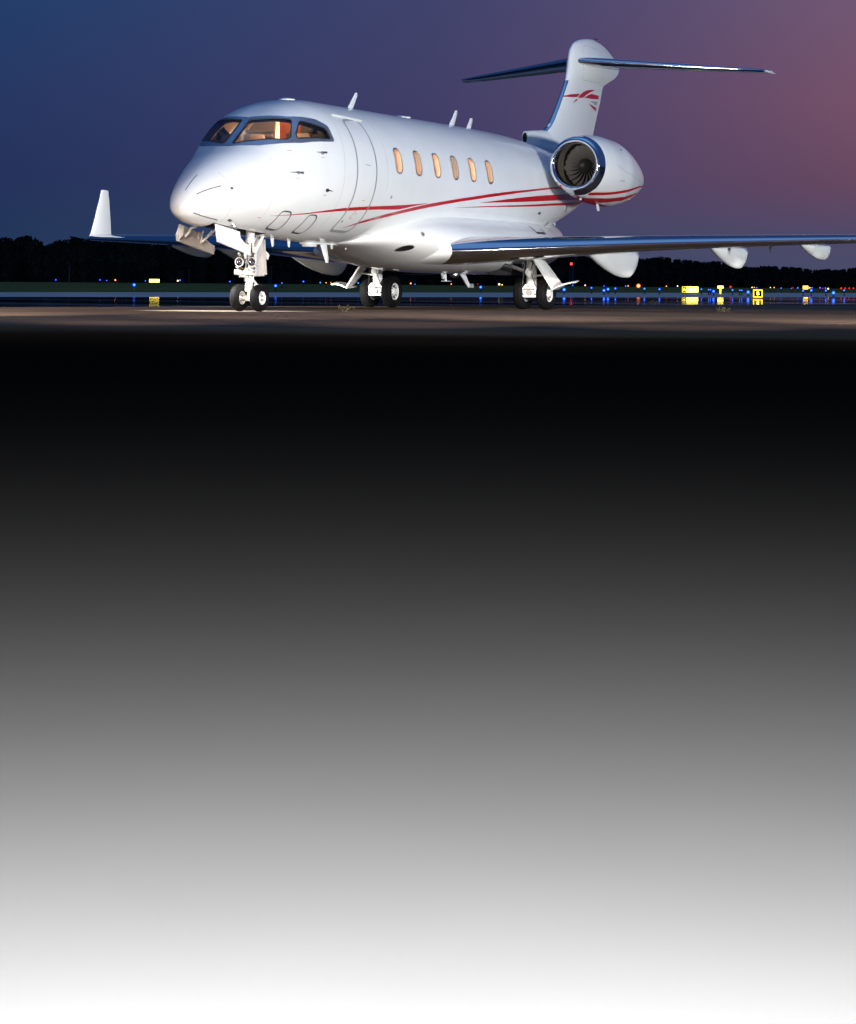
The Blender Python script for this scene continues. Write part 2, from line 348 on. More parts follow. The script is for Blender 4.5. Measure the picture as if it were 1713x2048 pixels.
def patch(name, poly, d, off, m, parent, hole=None, g=.06, bvh=None, far=6, mb=None, centre=None):
    """skin laid on a surface: outline in the plane facing d, dropped along d on the surface"""
    bvh = bvh or BODY; dd, a, b = basis(d); P = dense(poly, g); H = dense(hole, g) if hole else []
    pts = P + H; ed = [(i, (i + 1) % len(P)) for i in range(len(P))] + [(len(P) + i, len(P) + (i + 1) % len(H)) for i in range(len(H))]
    x0, x1 = min(p.x for p in P), max(p.x for p in P); y0, y1 = min(p.y for p in P), max(p.y for p in P)
    i = 0
    gx = x0 + g / 2
    while gx < x1:
        gy = y0 + g / 2
        while gy < y1:
            q = Vector((gx, gy))
            if inside(q, poly) and not (hole and inside(q, hole)) and min((q - e).length for e in pts[:len(P)+len(H)]) > g * .4: pts.append(q)
            gy += g
        gx += g
    v2, _, f2, *_r = delaunay_2d_cdt(pts, ed, [], 0, 1e-6)
    fs = []
    for f in f2:
        c = sum((v2[i] for i in f), Vector((0, 0))) / len(f)
        if inside(c, poly) and not (hole and inside(c, hole)): fs.append(f)
    base = Vector(centre) if centre else Vector((0, 0, 0)); base = dd * (base.dot(dd) - far)
    v3 = []
    for p in v2:
        o = base + b * p.x + a * p.y; hit, nrm, *_q = bvh.ray_cast(o, dd)
        if hit is None: hit, nrm, *_q = bvh.find_nearest(o + dd * far)
        if nrm.dot(dd) > 0: nrm = -nrm
        v3.append(hit + nrm * off)
    x = MB(); fs2 = []
    for f in fs:
        f = list(f); n = (v3[f[1]] - v3[f[0]]).cross(v3[f[2]] - v3[f[0]])
        fs2.append(f[::-1] if n.dot(dd) > 0 else f)
    if mb is not None: mb.add(v3, fs2); return None
    x.add(v3, fs2); return x.build(name, m, parent, angle=60, fix=False)
PORT = (0, 1, 0)
def side(xz): return [Vector((0, 0)) + to2([(x, 0, z)], PORT)[0] for x, z in xz]
def strip(top, bot, n=24):                 # closed outline between an upper and a lower line
    ft, fb = pchip(top), pchip(bot); xs = [top[0][0] + (top[-1][0] - top[0][0]) * i / n for i in range(n + 1)]
    return side([(x, ft(x)) for x in xs] + [(x, fb(x)) for x in reversed(xs)])

ROOT = Vector((7, 0, 0))
jet = empty('private_jet', ROOT, 'white business jet with red stripes and polished wing edges parked on the apron', 'jet')

# windows (port side), windshield panes
WIN = [(5.93 + .842 * k, 2.69) for k in range(6)]
def winpoly(x, z, w=.255, h=.43): return rounded(side([(x-w/2, z-h/2), (x+w/2, z-h/2), (x+w/2, z+h/2), (x-w/2, z+h/2)]), .115)
DF = Vector((.75, .55, -.35)).normalized(); DS = Vector((.75, -.55, -.35)).normalized()
PANE2 = [(1.79,-.07,2.755),(2.43,-.06,3.205),(2.71,-.70,3.212),(2.475,-.82,2.99),(2.45,-.835,2.90),(2.34,-.81,2.85)]
PANE3 = [(2.82,-.78,3.20),(2.535,-.865,2.965),(2.54,-.90,2.877),(3.45,-1.068,2.92),(3.40,-.985,3.10)]
MASKP = [(1.69,0,2.712),(1.90,-.53,2.732),(2.23,-.786,2.785),(2.6,-.93,2.80),(3.55,-1.085,2.885),(3.53,-.965,3.15),(3.26,-.857,3.252),(2.70,-.61,3.262),(2.50,0,3.255)]
mir = lambda ps: [(x, -y, z) for x, y, z in ps]
p2 = rounded(to2(PANE2, DF), .06); p3 = rounded(to2(PANE3, DF), .06); p2s = rounded(to2(mir(PANE2), DS), .06); p3s = rounded(to2(mir(PANE3), DS), .06)
p2 = offset(p2, -.012); p3 = offset(p3, -.012); p2s = offset(p2s, -.012); p3s = offset(p3s, -.012)

def prism(mbx, poly, d, t0, t1, mi):
    dd, a, b = basis(d); n = len(poly)
    v = [dd * t0 + b * p.x + a * p.y for p in poly] + [dd * t1 + b * p.x + a * p.y for p in poly]
    mbx.add(v, [tuple(range(n)), tuple(range(2 * n - 1, n - 1, -1))] + [(k, k + n, (k + 1) % n + n, (k + 1) % n) for k in range(n)], mi)
def surfdepth(c3, d): return Vector(c3).dot(Vector(d).normalized())
fm = MB(); fm.add(ov, of, 0); fm.add(iv, if_, 1)
me = bpy.data.meshes.new('fuselage'); me.from_pydata([tuple(p) for p in fm.v], [], fm.f)
for m in ('white_paint', 'lining', 'reveal', 'gasket', 'bay_dark'): me.materials.append(MATS[m])
for p, i in zip(me.polygons, fm.mi): p.material_index = i
fus = bpy.data.objects.new('fuselage', me); COL.objects.link(fus)
def cutter(fill):
    ct = MB(); fill(ct); cme = bpy.data.meshes.new('cutter'); cme.from_pydata([tuple(p) for p in ct.v], [], ct.f)
    for m in ('white_paint', 'lining', 'reveal', 'gasket', 'bay_dark'): cme.materials.append(MATS[m])
    for p, i in zip(cme.polygons, ct.mi): p.material_index = i
    bm = bmesh.new(); bm.from_mesh(cme); bmesh.ops.recalc_face_normals(bm, faces=bm.faces); bm.to_mesh(cme); bm.free()
    cut = bpy.data.objects.new('cutter', cme); COL.objects.link(cut)
    bo = fus.modifiers.new('cut', 'BOOLEAN'); bo.operation = 'DIFFERENCE'; bo.solver = 'EXACT'; bo.object = cut
    try: bo.material_mode = 'INDEX'
    except Exception: pass
    dg = bpy.context.evaluated_depsgraph_get(); nm = bpy.data.meshes.new_from_object(fus.evaluated_get(dg))
    fus.modifiers.clear(); fus.data = nm; bpy.data.objects.remove(cut); bpy.data.meshes.remove(cme)
    print('cut', len(nm.polygons), sum(1 for p in nm.polygons if p.material_index == 1)); return nm
cutter(lambda c: [prism(c, winpoly(x, z), PORT, -1.5, -.85, 2) for x, z in WIN])
def panes(lst):
    def f(c):
        for poly, d, q in lst: t = surfdepth(q, d); prism(c, poly, d, t - .38, t + .40, 3)
    return f
cutter(panes([(p2, DF, (2.3,-.45,3.0))])); cutter(panes([(p3, DF, (3.0,-.95,3.0))]))
cutter(panes([(p2s, DS, (2.3,.45,3.0))])); cutter(panes([(p3s, DS, (3.0,.95,3.0))]))
nm_ = cutter(lambda c: c.box((1.78, 0, 1.30), (1.75, .52, .30), mi=4)); nm_.name = 'fuselage'
nm_.polygons.foreach_set('use_smooth', [True] * len(nm_.polygons)); nm_.set_sharp_from_angle(angle=math.radians(32))
fus.parent = jet; fus.location = -ROOT
print('fuselage faces', len(nm_.polygons))

# windshield surround, panes, gaskets
import itertools
for nm, poly, d, pn in (('port', MASKP, DF, (p2, p3)), ('starboard', mir(MASKP), DS, (p2s, p3s))):
    out = rounded(to2(poly, d), .05)
    dd, a, b = basis(d)
    # two holes: split the surround between the two panes
    mid2 = to2([(2.45, -.79 if nm == 'port' else .79, 2.7), (2.72, -.74 if nm == 'port' else .74, 3.35)], d)
    q0, q1 = mid2; nrm = Vector((-(q1 - q0).y, (q1 - q0).x))
    def clip(pl, sgn):
        r = []
        for i in range(len(pl)):
            A, Bp = pl[i], pl[(i+1) % len(pl)]; da, db = (A - q0).dot(nrm) * sgn, (Bp - q0).dot(nrm) * sgn
            if da >= 0: r.append(A)
            if da * db < 0: r.append(A.lerp(Bp, da / (da - db)))
        return r
    cen = [sum(pp, Vector((0, 0))) / len(pp) for pp in pn]
    acc = MB()
    for pp, c in zip(pn, cen):
        sgn = 1 if (c - q0).dot(nrm) > 0 else -1
        patch('x', clip(out, sgn), d, .005, None, None, hole=offset(pp, .014), g=.05, mb=acc)
    acc.build('windshield_frame', 'windshield_metal', jet, angle=60, fix=False)
    for pp in pn:
        pane = patch('windshield_pane', offset(pp, .004), d, -.006, 'pane_glass', jet, g=.06)
        patch('gasket', offset(pp, .016), d, .008, 'gasket', pane, hole=offset(pp, -.006), g=.05)
# cabin windows
for x, z in WIN:
    wp = winpoly(x, z)
    wo_ = patch('cabin_window', offset(wp, .002), PORT, -.012, 'cabin_glass', jet, g=.05)
    patch('window_frame', offset(wp, .017), PORT, .004, 'brushed_metal', wo_, hole=offset(wp, -.004), g=.03)
    # moulded inner liner: ribs around the opening, follows the wall inwards
    mbx = MB()
    for k, (ins, dep) in enumerate(((.0, .085), (-.022, .10), (-.004, .125), (-.028, .14), (-.006, .175), (-.034, .19), (-.01, .24), (-.03, .29))):
        ring = offset(wp, ins); pts3 = []
        for p in ring:
            hit, *_ = BODY.ray_cast(Vector((p.x * basis(PORT)[2].x, -6, p.y)), Vector((0, 1, 0))); pts3.append(hit + Vector((0, dep, 0)))
        if k: 
            n = len(pts3); b0 = len(mbx.v); mbx.add(prevr + pts3, [(i, (i+1) % n, n + (i+1) % n, n + i) for i in range(n)], k % 2)
        prevr = pts3
    mbx.build('window_liner', ['reveal', 'liner_shade'], wo_, fix=True)

for k_, zt_, zb_ in ((1, 2.87, 2.70), (3, 2.87, 2.62)):
    xw, zw = WIN[k_]; mb = MB(); mb.box((xw, -1.02, (zt_ + zb_) / 2), (.26, .012, zt_ - zb_), Matrix.Rotation(.28, 3, 'X'), bev=.003); mb.build('window_shade', 'grey_paint', jet)
# interior seen through the glass
mb = MB()
bs = [p for p in section(4.0, 48, .125) if p.z > 1.7]
for sg, lim in ((-1, .215),):
    q = sorted([p for p in bs if p.y < lim], key=lambda p: p.z); lo_, hi_ = q[0].z, q[-1].z
    mb.poly([(4.0, lim, lo_), (4.0, -.20, lo_), (4.0, -.20, 3.50), (4.0, lim, 3.50)], (.05, 0, 0))
    q = sorted([p for p in bs if p.y < -.215], key=lambda p: p.z)
    m2b = MB(); m2b.poly([Vector((4.0, -.205, q[0].z))] + q + [Vector((4.0, -.205, q[-1].z))], (.05, 0, 0)); m2b.box((3.96, -.55, 2.85), (.05, .34, .30), bev=.02); m2b.box((3.95, -.42, 3.12), (.04, .12, .08), bev=.02); m2b.build('circuit_panel', 'panel_grey', jet)
bk = mb.build('bulkhead', 'wood', jet)
mb = MB(); mb.box((4.02, .23, 2.62), (.03, .02, 1.2), bev=.01); mb.build('glow_trim', 'cabin_lamp', bk)  # emissive strip, the doorway's glow put into the material
mb = MB(); mb.box((2.55, 0, 2.66), (.75, 1.5, .10), Matrix.Rotation(-.06, 3, 'Y'), bev=.03); mb.box((2.85, 0, 2.4), (.06, 1.5, .5), bev=.01)
mb.build('instrument_panel', 'glareshield', jet)
for sy in (-.45, .45):
    mb = MB(); mb.box((3.55, sy, 2.50), (.14, .50, .74), Matrix.Rotation(.12, 3, 'Y'), bev=.06); mb.box((3.62, sy, 2.95), (.11, .28, .2), Matrix.Rotation(.12, 3, 'Y'), bev=.05)
    mb.box((3.32, sy, 2.2), (.5, .5, .14), bev=.06); mb.build('crew_seat', 'seat_leather', jet)
mb = MB(); q = sorted([p for p in bs if p.y > .30], key=lambda p: p.z); mb.poly([Vector((4.0, .30, q[0].z))] + q + [Vector((4.0, .30, q[-1].z))], (.05, 0, 0))
for k in range(12): mb.box((3.97, .60, 2.2 + k * .085), (.04, .52, .05), bev=.006)
mb.build('louvre_panel', 'grey_paint', jet)
mb = MB(); mb.poly([(3.985, -.02, 2.70), (3.985, .08, 2.70), (3.985, .08, 3.08), (3.985, .02, 3.08), (3.985, -.02, 2.95)], (.012, 0, 0)); mb.build('door_panel', 'glareshield', bk)
mb = MB(); mb.box((7.2, 0, 1.82), (6.3, 1.6, .05)); mb.build('cabin_floor', 'seat_leather', jet)
for k in range(5):
    for sy in (-.62, .62):
        mb = MB(); mb.box((5.9 + k * 1.05, sy, 2.35), (.14, .5, .75), Matrix.Rotation(.15, 3, 'Y'), bev=.06); mb.box((5.6 + k * 1.05, sy, 2.1), (.5, .52, .18), bev=.06)
        mb.build('cabin_seat', 'seat_leather', jet)
mb = MB(); mb.box((8.0, -.45, 3.34), (7, .06, .03)); mb.box((8.0, .45, 3.34), (7, .06, .03)); mb.build('ceiling_light', 'cabin_lamp', jet)
def plight(name, loc, power, col, r):
    l = bpy.data.lights.new(name, 'POINT'); l.energy = power; l.color = col; l.shadow_soft_size = r
    o = bpy.data.objects.new(name, l); COL.objects.link(o); o.location = loc
for k in range(4): plight('cabin_light', (5.4 + 1.7 * k, 0, 2.95), 74, (1, .75, .50), .12)
plight('cabin_light', (4.6, 0, 3.1), 12, (1, .66, .34), .1)
plight('cockpit_light', (3.35, 0, 3.3), 12, (1, .56, .25), .05)

# ---------------------------------------------------------------- skin details
def ringline(name, poly, wd, m, par, d=PORT, off=.003, g=.07, bvh=None): return patch(name, offset(poly, wd / 2), d, off, m, par, hole=offset(poly, -wd / 2), g=g, bvh=bvh)
door_o = rounded(side([(4.24, 1.40), (4.24, 3.30), (4.98, 3.38), (4.98, 1.385)]), .12)
door = ringline('cabin_door', door_o, .042, 'seam_grey', jet)
mb = MB()
hp = [BODY.find_nearest(Vector((x, -1.2, 3.42)))[0] for x in (4.02, 4.25, 4.6, 4.95, 5.10)]
hp = [BODY.ray_cast(Vector((x, -.80, 6)), Vector((0, 0, -1)))[0] + Vector((0, -.01, .008)) for x in (3.98, 4.2, 4.6, 5.0, 5.15)]
mb.tube(hp, [.012, .024, .026, .024, .012], 10); mb.build('rain_gutter', 'white_paint', door)
def line(name, pts, wd, m, par, d=PORT, off=.0035, bvh=None, g=.05):        # thin line on the skin (2d points)
    l, r = [], []
    for i, p in enumerate(pts):
        t = pts[min(i+1, len(pts)-1)] - pts[max(i-1, 0)]; t.normalize(); n = Vector((-t.y, t.x)) * wd / 2; l.append(p + n); r.append(p - n)
    return patch(name, l + r[::-1], d, off, m, par, g=g, bvh=bvh)
line('door_handle', side([(4.55, 2.55), (4.75, 2.54)]), .012, 'seam_grey', door)
ov1 = rounded(side([(2.30,1.39),(2.72,1.36),(2.58,1.665),(2.27,1.675)]), .10); ringline('emergency_hatch', ov1, .022, 'seam_dark', jet, g=.03)
ov2 = rounded(side([(3.18,1.345),(3.56,1.325),(3.40,1.635),(3.10,1.635)]), .10); ringline('emergency_hatch', ov2, .022, 'seam_dark', jet, g=.03)
# red stripes
A = strip([(2.05,1.586),(2.82,1.644),(3.366,1.703),(4.206,1.791),(5.205,1.851),(6.19,1.904),(7.36,1.982)], [(2.05,1.583),(2.845,1.628),(3.399,1.679),(4.265,1.741),(5.277,1.792),(6.25,1.83),(6.63,1.888),(7.36,1.980)])
Bs = strip([(4.60,1.455),(5.013,1.573),(5.613,1.697),(6.3,1.808),(7.238,1.95),(8.282,2.071),(9.412,2.186),(10.624,2.307),(12.2,2.432),(13.67,2.546),(14.6,2.60)], [(4.60,1.45),(5.072,1.544),(5.689,1.65),(6.368,1.756),(7.298,1.887),(8.325,2.012),(9.442,2.129),(10.642,2.248),(12.2,2.391),(13.67,2.504),(14.6,2.56)], 40)
Cs = strip([(9.75,2.076),(10.685,2.161),(12.236,2.29),(13.6,2.38),(14.9,2.448),(16.2,2.50)], [(9.75,2.072),(10.711,2.117),(12.279,2.189),(13.6,2.26),(14.9,2.322),(16.2,2.37)])
Ds = strip([(8.6,1.939),(9.779,2.006),(12.319,2.13),(14,2.22),(15.9,2.314),(17.0,2.37)], [(8.6,1.936),(9.792,1.990),(12.345,2.092),(14,2.17),(15.9,2.246),(17.0,2.32)])
for q in (A, Bs, Cs, Ds): patch('red_stripe', q, PORT, .002, 'red_paint', jet, g=.07)
# nose: lightning diverter strips, small vents, probes
up_d = (.45, .35, -.82)
def on2(ps, d): return to2(ps, d)
for ps in ([(.69,-.07,2.22),(.36,-.05,1.97)], [(.41,-.22,1.89),(.82,-.43,2.03)]): line('diverter_strip', [on2(ps, up_d)[0].lerp(on2(ps, up_d)[1], i/5) for i in range(6)], .012, 'seam_dark', jet, d=up_d, g=.03)
line('diverter_strip', side([(.36,1.585),(.5,1.545),(.7,1.51),(.9,1.485)]), .012, 'seam_dark', jet, g=.03)
line('radome_seam', side([(1.02,1.45),(1.0,1.65),(.98,1.9),(.96,2.1),(.93,2.25)]), .005, 'seam_grey', jet, g=.03)
line('vent', side([(.97,1.995),(1.02,1.995)]), .035, 'seam_dark', jet, g=.02); line('vent', side([(1.12,1.50),(1.24,1.475)]), .03, 'seam_dark', jet, g=.02)
for x, z, l in ((2.44, 2.31, .26), (3.09, 2.67, .17), (1.40, 1.43, .22)):
    h = BODY.ray_cast(Vector((x, -6, z)), Vector((0, 1, 0))); p, n = h[0], h[1]
    n = n if n.y < 0 else -n
    e = p + n * .07
    mb = MB(); mb.tube([p - n * .01, e], [.035, .018], 10); mb.tube([e + Vector((.05, 0, 0)), e + Vector((-.05, -.01, .0)), e + Vector((-l, -.02, .0))], [.02, .013, .006], 10)
    mb.build('pitot_probe', 'brushed_metal', jet)
h = BODY.ray_cast(Vector((3.29, -6, 2.054)), Vector((0, 1, 0))); p = h[0]
mb = MB(); mb.tube([p, p + Vector((0, -.03, 0))], .03, 12); mb.tube([p + Vector((0, -.03, 0)), p + Vector((.14, -.05, -.012))], [.012, .004], 8); mb.build('angle_vane', 'dark_metal', jet)
for x, z, r, m in ((5.72, 2.03, .035, 'seam_grey'), (12.0, 2.06, .0, ''), (4.35, 1.56, .02, 'seam_dark'), (4.42, 1.80, .008, 'seam_dark'), (4.35,1.78,.006,'seam_dark')):
    if r: patch('access_port', [q * 1.0 for q in [side([(x + r * math.cos(a), z + r * .9 * math.sin(a))])[0] for a in [2*PI*i/14 for i in range(14)]]], PORT, .003, m, jet, g=.02)
# small red warning notes on the skin (too small to read)
for x, z in ((2.37, 2.22), (3.06, 2.60), (3.22, 1.97), (2.25, 2.67), (1.78, 1.55), (4.62, 1.93), (4.6, 1.7), (4.5, 1.62)): line('warning_mark', side([(x, z), (x + .10, z + .0)]), .007, 'red_paint', jet, g=.02)
line('warning_mark', side([(4.50, 1.62), (4.62, 1.83)]), .010, 'red_paint', jet, g=.02)
for xs_, z0, z1 in ((13.25, 1.75, 3.45), (14.35, 1.85, 3.35), (5.45, 2.1, 3.5), (3.80, 1.45, 3.45), (1.9, 1.5, 2.55)):
    line('panel_joint', side([(xs_, z0 + (z1 - z0) * i / 14) for i in range(15)]), .005, 'seam_grey', jet, g=.05, off=.0025)
# antennas
def blade(name, x0, z0, x1, z1, c0, c1, t=.018, y=0, m='white_paint', par=None):
    mb = MB(); R = []
    for k in range(6):
        s = k / 5; x = x0 + (x1 - x0) * s; z = z0 + (z1 - z0) * s; c = (c0 + (c1 - c0) * s) * (1 if k < 5 else .8); tt = t * (1 if k < 5 else .5)
        R.append([Vector((x + c * .5 * (1 + math.cos(a)) , y + tt * math.sin(a) * (1 - .35 * math.cos(a)) , z)) for a in [2*PI*i/14 for i in range(14)]])
    mb.loft(R); return mb.build(name, m, par or jet)
blade('blade_antenna', 6.17, 3.64, 6.53, 3.99, .24, .13); blade('blade_antenna', 10.76, 3.64, 11.12, 4.00, .28, .13); blade('blade_antenna', 11.66, 3.64, 11.88, 3.90, .24, .15)
mb = MB(); mb.lathe([(-.05, .15), (.0, .15), (.018, .12), (.028, .05), (.03, .0)], (0, 0, 1), (3.85, 0, 3.655), 20); mb.build('dome_antenna', 'white_paint', jet)
mb = MB(); mb.lathe([(-.05, .20), (.01, .20), (.03, .15), (.045, .06), (.05, .0)], (0, 0, 1), (8.5, 0, 3.665), 20); mb.build('dome_antenna', 'white_paint', jet)
blade('blade_antenna', 5.12, 1.24, 5.40, .85, .30, .13)
for x in (3.30, 3.9, 5.55, 6.12): blade('blade_antenna', x, 1.26, x + .06, 1.10, .14, .06, .014)
mb = MB(); mb.box((5.35, 0, 1.185), (1.7, .14, .03), bev=.01); mb.box((4.75, 0, 1.165), (.30, .16, .09), bev=.03); mb.build('antenna_plate', 'white_paint', jet)
mb = MB(); mb.poly([(11.35, -.03, .72), (11.62, -.03, .72), (11.85, -.03, .50), (12.08, -.03, .50), (12.08, -.03, .42), (11.80, -.03, .42)], (0, .02, 0)); mb.build('drain_mast', 'white_paint', jet)
mb = MB(); mb.tube([(10.62, 0, .74), (10.72, 0, .56)], .028, 10); mb.box((10.74, 0, .545), (.28, .10, .014), bev=.004); mb.tube([(10.6, 0, .69), (10.64, 0, .62)], .055, 10); mb.build('belly_antenna', 'white_paint', jet)
mb = MB(); mb.lathe([(0, .10), (-.05, .10), (-.09, .07), (-.11, 0)], (0, 0, 1), (11.15, 0, .72), 16); mb.build('beacon_light', 'brushed_metal', jet)

# wing to body fairing
FX = [(5.55,.16,1.30,1.19),(5.9,.55,1.46,1.155),(6.3,.85,1.60,1.10),(6.8,1.08,1.74,1.00),(7.2,1.21,1.83,.92),(7.7,1.34,1.90,.83),(8.5,1.43,1.95,.745),(9.9,1.45,1.97,.70),(12.4,1.43,1.97,.69),(13.4,1.33,1.93,.73),(14.4,1.10,1.86,.86),(15.2,.82,1.85,1.08),(15.8,.52,1.85,1.36),(16.15,.25,1.86,1.62)]
fw_, ft_, fb_ = pchip([(a, b) for a, b, c, d in FX]), pchip([(a, c) for a, b, c, d in FX]), pchip([(a, d) for a, b, c, d in FX])
R = []
for i in range(80):
    x = 5.55 + 10.6 * i / 79; r = []
    for k in range(72):
        a = 2 * PI * k / 72; c, s = math.cos(a), math.sin(a); t, b = ft_(x), fb_(x); zc = b + (t - b) * .46; e = 2 / (2.0 if s >= 0 else 2.35); g = lambda q: math.copysign(abs(q) ** e, q)
        r.append(Vector((x, fw_(x) * g(c), zc + ((t - zc) if s >= 0 else (zc - b)) * g(s))))
    R.append(r)
mb = MB(); mb.loft(R); fair = mb.build('wing_fairing', 'white_paint', jet)
FB = BVHTree.FromPolygons(mb.v, [list(f) for f in mb.f])
def disc(name, x, z, rx, rz, m, par, off=.004, bvh=None, d=PORT, tilt=0):
    pl = [side([(x + rx * math.cos(a) * math.cos(tilt) - rz * math.sin(a) * math.sin(tilt), z + rx * math.cos(a) * math.sin(tilt) + rz * math.sin(a) * math.cos(tilt))])[0] for a in [2*PI*i/28 for i in range(28)]]
    return patch(name, pl, d, off, m, par, g=.04, bvh=bvh)
sc = disc('air_scoop', 6.80, 1.14, .15, .060, 'brushed_metal', jet, bvh=FB); disc('scoop_opening', 6.80, 1.14, .13, .048, 'black', sc, off=.008, bvh=FB)
p = disc('fuel_cap', 7.05, 1.40, .05, .045, 'seam_grey', jet, bvh=FB); disc('cap_centre', 7.05, 1.40, .022, .02, 'seam_dark', p, off=.008, bvh=FB)
disc('vent', 13.1, 1.98, .09, .028, 'seam_dark', jet); disc('vent', 14.2, 1.78, .05, .07, 'seam_dark', jet, tilt=-.5)
mb = MB()
for a, b in (((12.30, 1.70), (12.30, 1.55)), ((12.30, 1.55), (12.88, 1.55)), ((12.88, 1.55), (12.88, 1.66))):
    patch('x', [*(lambda q0, q1: (lambda n: [q0 + n, q1 + n, q1 - n, q0 - n])((lambda t: Vector((-t.y, t.x)).normalized() * .022)(q1 - q0)))(*side([a, b]))], PORT, .006, None, None, bvh=FB, mb=mb, g=.04)
mb.build('step_recess', 'seam_dark', jet, fix=False)

# ---------------------------------------------------------------- wings
def foil(n=22, t=.12, cam_=.015):
    up_, lo = [], []
    for i in range(n + 1):
        x = .5 * (1 - math.cos(PI * i / n)); y = 5 * t * (.2969 * math.sqrt(x) - .126 * x - .3516 * x*x + .2843 * x**3 - .1036 * x**4); c = cam_ * 4 * x * (1 - x)
        up_.append((x, c + y)); lo.append((x, c - y * .92))
    return up_, lo
def wing_station(s, y, z, x, c, t, tw, nrm):
    """3d section: y,z the leading edge place, nrm the thickness direction in the y-z plane"""
    u, l = foil(t=t); ct_, st_ = math.cos(tw), math.sin(tw)
    def P(q): return Vector((x + c * (q[0] * ct_ + q[1] * st_), y + nrm[0] * c * (q[1] * ct_ - q[0] * st_), z + nrm[1] * c * (q[1] * ct_ - q[0] * st_)))
    return [P(q) for q in u], [P(q) for q in l]
def wing(s, STN, KF, name, edge_name, body='white_paint', edge='polished_metal'):
    """s=-1 port / +1 starboard; KF = chord samples taken by the polished edge"""
    lead, rest = [], []
    for (y, z, x, c, t, tw, nrm) in STN:
        u, l = wing_station(s, y * s, z, x, c, t, tw, (nrm[0] * s, nrm[1]))
        lead.append(u[KF::-1] + l[1:KF + 1]); rest.append(u[KF:] + l[:KF - 1:-1] if False else u[KF:-1] + [u[-1]] + l[-2:KF - 1:-1])
    a = MB(); a.loft(rest); wb = a.build(name, body, jet, angle=40)
    k0 = next(i for i, t_ in enumerate(STN) if t_[0] >= (1.45 if name == 'wing' else 0))
    if name == 'wing':                       # the polished edge starts on a line square to the leading edge
        rows = []
        for y in [1.45 + .07 * i for i in range(16)] + [2.8 + .2 * i for i in range(33)] + [9.42]:
            k_ = max(0, 1 - (y - 1.45) / 1.05); row = []
            for up_side, idx in [(0, i) for i in range(KF, -1, -1)] + [(1, i) for i in range(1, KF + 1)]:
                c = TEX(y) - LEX(y); qx = .5 * (1 - math.cos(PI * idx / 22)); ye = y - .60 * c * qx * k_
                u, l = wing_station(s, ye * s, ZW(ye), LEX(ye), TEX(ye) - LEX(ye), TH(ye), math.radians(1.2 - .25 * ye), (0, 1)); p = (u, l)[up_side][idx]
                row.append(p + Vector((-.003, 0, (.003, -.003)[up_side])))
            rows.append(row)
        a = MB(); a.loft(rows, caps=False, closed=False); a.build(edge_name, edge, wb, angle=60)
        k0 = next(i for i, t_ in enumerate(STN) if t_[0] >= 2.8)
    else:
        a = MB(); a.loft(lead[k0:], caps=False, closed=False); a.build(edge_name, edge, wb, angle=60); k0 = 0
    if k0: a = MB(); a.loft(lead[:k0 + 1], caps=False, closed=False); a.build('root_glove', body, wb, angle=60)
    return wb
ZW = pchip([(0, 1.04), (1.45, 1.10), (2.8, 1.17), (4.7, 1.27), (6.35, 1.335), (8.15, 1.395), (9.4, 1.43)])
LEX = lambda y: 7.73 + .56 * (y - 1.45)
TEX = pchip([(0, 11.7), (3.3, 12.0), (6.3, 12.65), (9.4, 13.52)])
TH = pchip([(0, .135), (1.45, .13), (4, .115), (9.4, .10)])
STN = []
for y in (.7, 1.0, 1.45, 2.0, 2.8, 3.7, 4.7, 5.5, 6.35, 7.3, 8.15, 8.9, 9.25, 9.42):
    STN.append((y, ZW(y), LEX(y), TEX(y) - LEX(y), TH(y), math.radians(1.2 - .25 * y) * 1, (0, 1)))
STN.append((9.50, 1.438, LEX(9.5) + .10, 1.20, .09, 0, (0, 1)))
